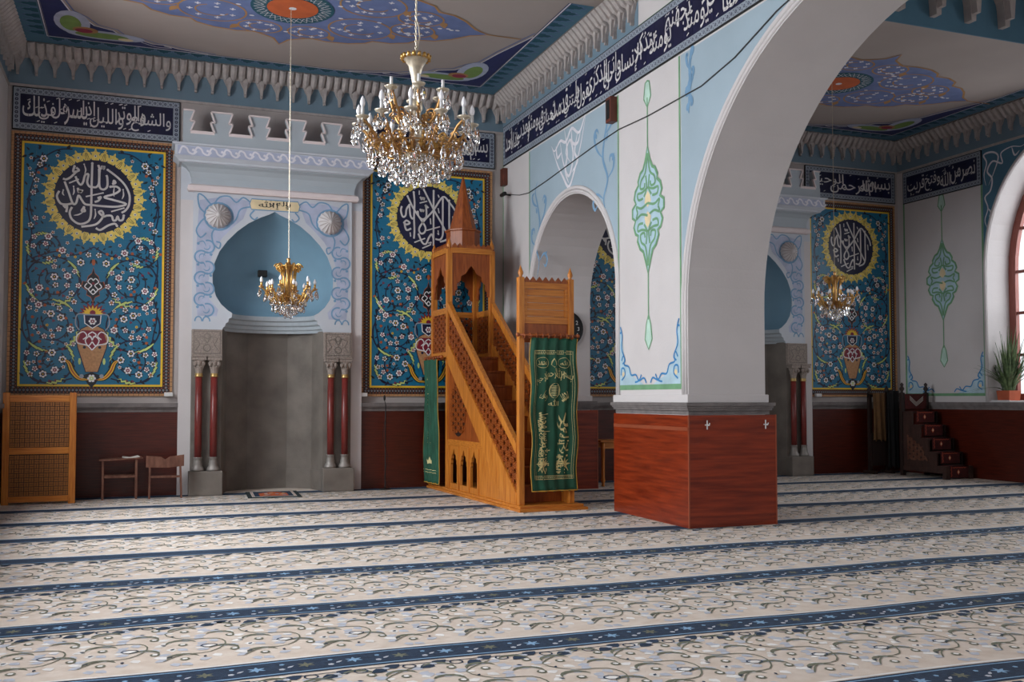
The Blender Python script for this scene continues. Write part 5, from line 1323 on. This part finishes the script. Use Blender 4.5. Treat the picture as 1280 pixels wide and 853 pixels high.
for x, z, l in ((.34, 1.455, 'beside the left niche'), (3.19, 1.455, 'next to the microphone stand'), (11.72, 1.455, 'at the foot of the far right panel')):
    t = MB().box(x-.06, x+.06, YB-.10, YB-.032, z-.03, z+.03).build('junction_box', 'white_plastic', bevel=.008); tag(t, 'small white junction box below the tile panel ' + l, 'box', 'white junction boxes')
for x, l in ((5.73, 'nearer the corner of the pier'), (6.48, 'near the far edge of the pier')):
    t = thing('coat_hook', 'white metal coat hook on the pier, ' + l, 'hook', (x, 9.229, 1.11), group='coat hooks on the pier')
    MB().box(-.008, .008, -.006, 0, -.05, .05).build('plate', 'white_plastic', t, bevel=.003); MB().tube([(0, -.004, .0), (.0, -.04, -.005), (.0, -.055, .02)], .006, 6).build('peg', 'white_plastic', t); MB().box(-.03, .03, -.012, -.004, -.006, .006).build('cross_arm', 'white_plastic', t)
# stepped lectern chair with kilim
t = thing('stepped_lectern', 'dark carved wooden lectern with five steps under a red kilim, in the right corner', 'lectern', (0, 0, 0))
X0, X1 = 12.93, 13.52
for i in range(5):
    y0 = 13.2+.19*i; z1 = .235*(i+1)
    MB().box(X0+.03, X1-.02, y0+.03, y0+.24 if i < 4 else 14.26, z1-.04, z1-.012).build('step', 'wood_dark', t)
    for x in (X0, X1-.035): MB().box(x, x+.035, y0+.02, y0+.22 if i < 4 else 14.26, .17, z1-.012).build('side_panel', 'lectern_wood' if x == X0 else 'wood_dark', t)
    b = MB(); b.box(X0+.08, X1-.10, y0-.006, y0+.012, z1-.21, z1); b.box(X0+.08, X1-.10, y0-.006, y0+.21 if i < 4 else 14.2, z1-.012, z1)
    k = b.build('kilim_fold', 'kilim_red', t)
    P = Paint(lambda u, v, h, y0=y0: (u, y0-.007-h, v)); zz = z1-.19
    P.stroke('kilim_orange', [(X0+.1+(.02 if q % 2 else 0), zz+q*.03) for q in range(7)], .012, 1)
    P.stroke('kilim_orange', [(X0+.14+(.03)*q, z1-.025-(.015 if q % 2 else 0)) for q in range(11)], .01, 1)
    P.disc('kilim_orange', ((X0+X1)/2-.03, z1-.11), .035, 1, 4, .05); P.disc('paint_cream', ((X0+X1)/2-.03, z1-.11), .015, 2, 4, .03)
    P.build(k, 'woven_pattern')
MB().box(X0-.01, X0+.05, 13.25, 14.28, .10, .18).build('side_rail', 'lectern_wood', t)
for x, y in ((X0, 13.2), (X1-.07, 13.2)): MB().box(x-.005, x+.075, y-.01, y+.08, 0, .225).build('leg', 'lectern_wood', t)
for x in (X0-.02, X1-.06):
    MB().box(x, x+.07, 14.2, 14.27, 0, 1.50).build('back_post', 'wood_dark', t); MB().lathe([(.03, 0), (.018, .02), (.045, .07), (.02, .12), (.035, .15), (.0, .19)], (x+.035, 14.235, 1.50), 10).build('post_knob', 'wood_dark', t, smooth=True)
MB().box(X0+.04, X1-.06, 14.17, 14.20, 1.2, 1.48).build('backrest', 'kilim_red', t, bevel=.02)
P = Paint(lambda u, v, h: (u, 14.168-h, v))
for k in range(3): P.stroke('paper', [(13.06-.0*k, 1.44-.03*k), (13.21, 1.32-.03*k), (13.37, 1.43-.03*k)], .009, 1)
P.build(t, 'woven_pattern')
b = MB(); lattice(b, [(13.62, .3), (14.1, .3), (14.1, .75), (13.75, .55)], lambda u, v, d: (X0-.004-d, u, v), .06, .012, -.002, .006); b.build('carved_fretwork', 'wood_brown', t, kind='stuff')
# coat stand with robe and coat
t = thing('coat_stand', 'low dark wooden stand with turned posts, hung with clothes, left of the stepped lectern', 'stand', (.22, 0, 0))
for x in (12.40, 12.80): MB().box(x, x+.06, 14.72, 14.78, 0, 1.50).build('post', 'wood_dark', t); MB().lathe([(.03, 0), (.018, .02), (.042, .06), (.02, .11), (.0, .15)], (x+.03, 14.75, 1.50), 10).build('post_knob', 'wood_dark', t, smooth=True)
MB().box(12.40, 12.86, 14.735, 14.765, 1.42, 1.48).build('top_rail', 'wood_dark', t); MB().box(12.42, 12.84, 14.70, 14.80, .15, .75).build('lower_panel', 'wood_dark', t)
for x in (12.40, 12.80): MB().box(x-.01, x+.07, 14.60, 14.90, 0, .06).build('foot', 'wood_dark', t)
def cloth(name, m, x0, x1, z0, z1, y, label, amp=.02):
    b = MB(); nu, nz = 22, 24
    for j in range(nz+1):
        for i in range(nu+1):
            f_ = i/nu; g = j/nz; w_ = 1-.12*(1-g)*sin(g*3); x = x0+(x1-x0)*(.5+(f_-.5)*w_); b.v.append((x, y-(.03+amp*sin(f_*17+g*1.5)*(1.2-g*.6))-.03*sin(pi*f_), z0+(z1-z0)*g + (.02*sin(i) if j == 0 else 0)))
    for i in range(nu+1): b.v.append((x0+(x1-x0)*i/nu, y+.05, z1-.02))
    for j in range(nz+1):
        for i in range(nu): k = j*(nu+1)+i; b.f.append((k, k+1, k+nu+2, k+nu+1))
    o = b.build(name, m, smooth=True, normals=False); s_ = o.modifiers.new('s', 'SOLIDIFY'); s_.thickness = .012
    return tag(o, label, 'clothing')
cloth('coat', 'coat_brown', 12.64, 12.96, .62, 1.50, 14.68, 'brown coat hanging on the dark coat stand in the right corner')
cloth('robe', 'cloth_black', 12.92, 13.2, .12, 1.54, 14.62, 'long black robe hanging between the brown coat and the stepped lectern', .012)
# plant on the window sill
t = thing('potted_plant', 'spiky green plant in a terracotta box on the right window sill', 'plant', (13.93, 12.78, 1.36))
b = MB(); b.add([(-.12, -.12, 0), (.12, -.12, 0), (.12, .12, 0), (-.12, .12, 0), (-.135, -.135, .17), (.135, -.135, .17), (.135, .135, .17), (-.135, .135, .17)], [(0, 3, 2, 1), (0, 1, 5, 4), (1, 2, 6, 5), (2, 3, 7, 6), (3, 0, 4, 7)]); b.add([(-.125, -.125, .14), (.125, -.125, .14), (.125, .125, .14), (-.125, .125, .14)], [(0, 1, 2, 3)])
o = b.build('pot', 'terracotta', t, normals=False); s_ = o.modifiers.new('s', 'SOLIDIFY'); s_.thickness = .012
def blade(L, bend, wd=.022):
    b = MB(); n = 7
    for i in range(n+1):
        g = i/n; x = bend*g*g; z = L*g*(1-.25*abs(bend)*g); w_ = wd*sin(pi*min(1, .15+g*.85))**.6*(1-g**4)+.001
        b.v += [(x, -w_, z), (x+.006, 0, z), (x, w_, z)]
    for i in range(n): k = 3*i; b.f += [(k, k+1, k+4, k+3), (k+1, k+2, k+5, k+4)]
    return b.mesh('leaf', 'leaf', normals=False, smooth=True)
BL = [blade(.85, .10), blade(.65, .28), blade(.48, .40), blade(.95, .04)]
rr = random.Random(5)
for i in range(90):
    a = rr.uniform(0, 6.28); r_ = rr.uniform(0, .09); link('leaf', BL[i % 4], t, loc=(r_*cos(a), r_*sin(a), .15), rot=(rr.uniform(-.12, .12), rr.uniform(.0, .32), a), scale=(1, 1, rr.uniform(.75, 1.25)))
for a in (2.4, 2.7, 3.0): link('leaf', blade(.42, .75, .02), t, loc=(-.05, .05, .15), rot=(0, .5, a))
t = thing('plant_tray', 'flat white tray under the plant pot on the window sill', 'tray', (13.93, 12.78, 1.346)); MB().box(-.2, .2, -.2, .2, 0, .012).build('base', 'white_plastic', t, bevel=.003)
MB().add([], []).box(-.2, -.19, -.2, .2, .01, .02).box(.19, .2, -.2, .2, .01, .02).build('rim', 'white_plastic', t)
t = thing('speaker', 'small black speaker fixed inside the blue shell of the left niche', 'speaker', (1.70, 15.52, 3.33))
MB().box(-.07, .07, -.05, .05, -.05, .05).build('case', 'black', t, bevel=.01); MB().tube([(0, .03, 0), (0, .16, .02)], .012, 6).build('bracket', 'black', t)
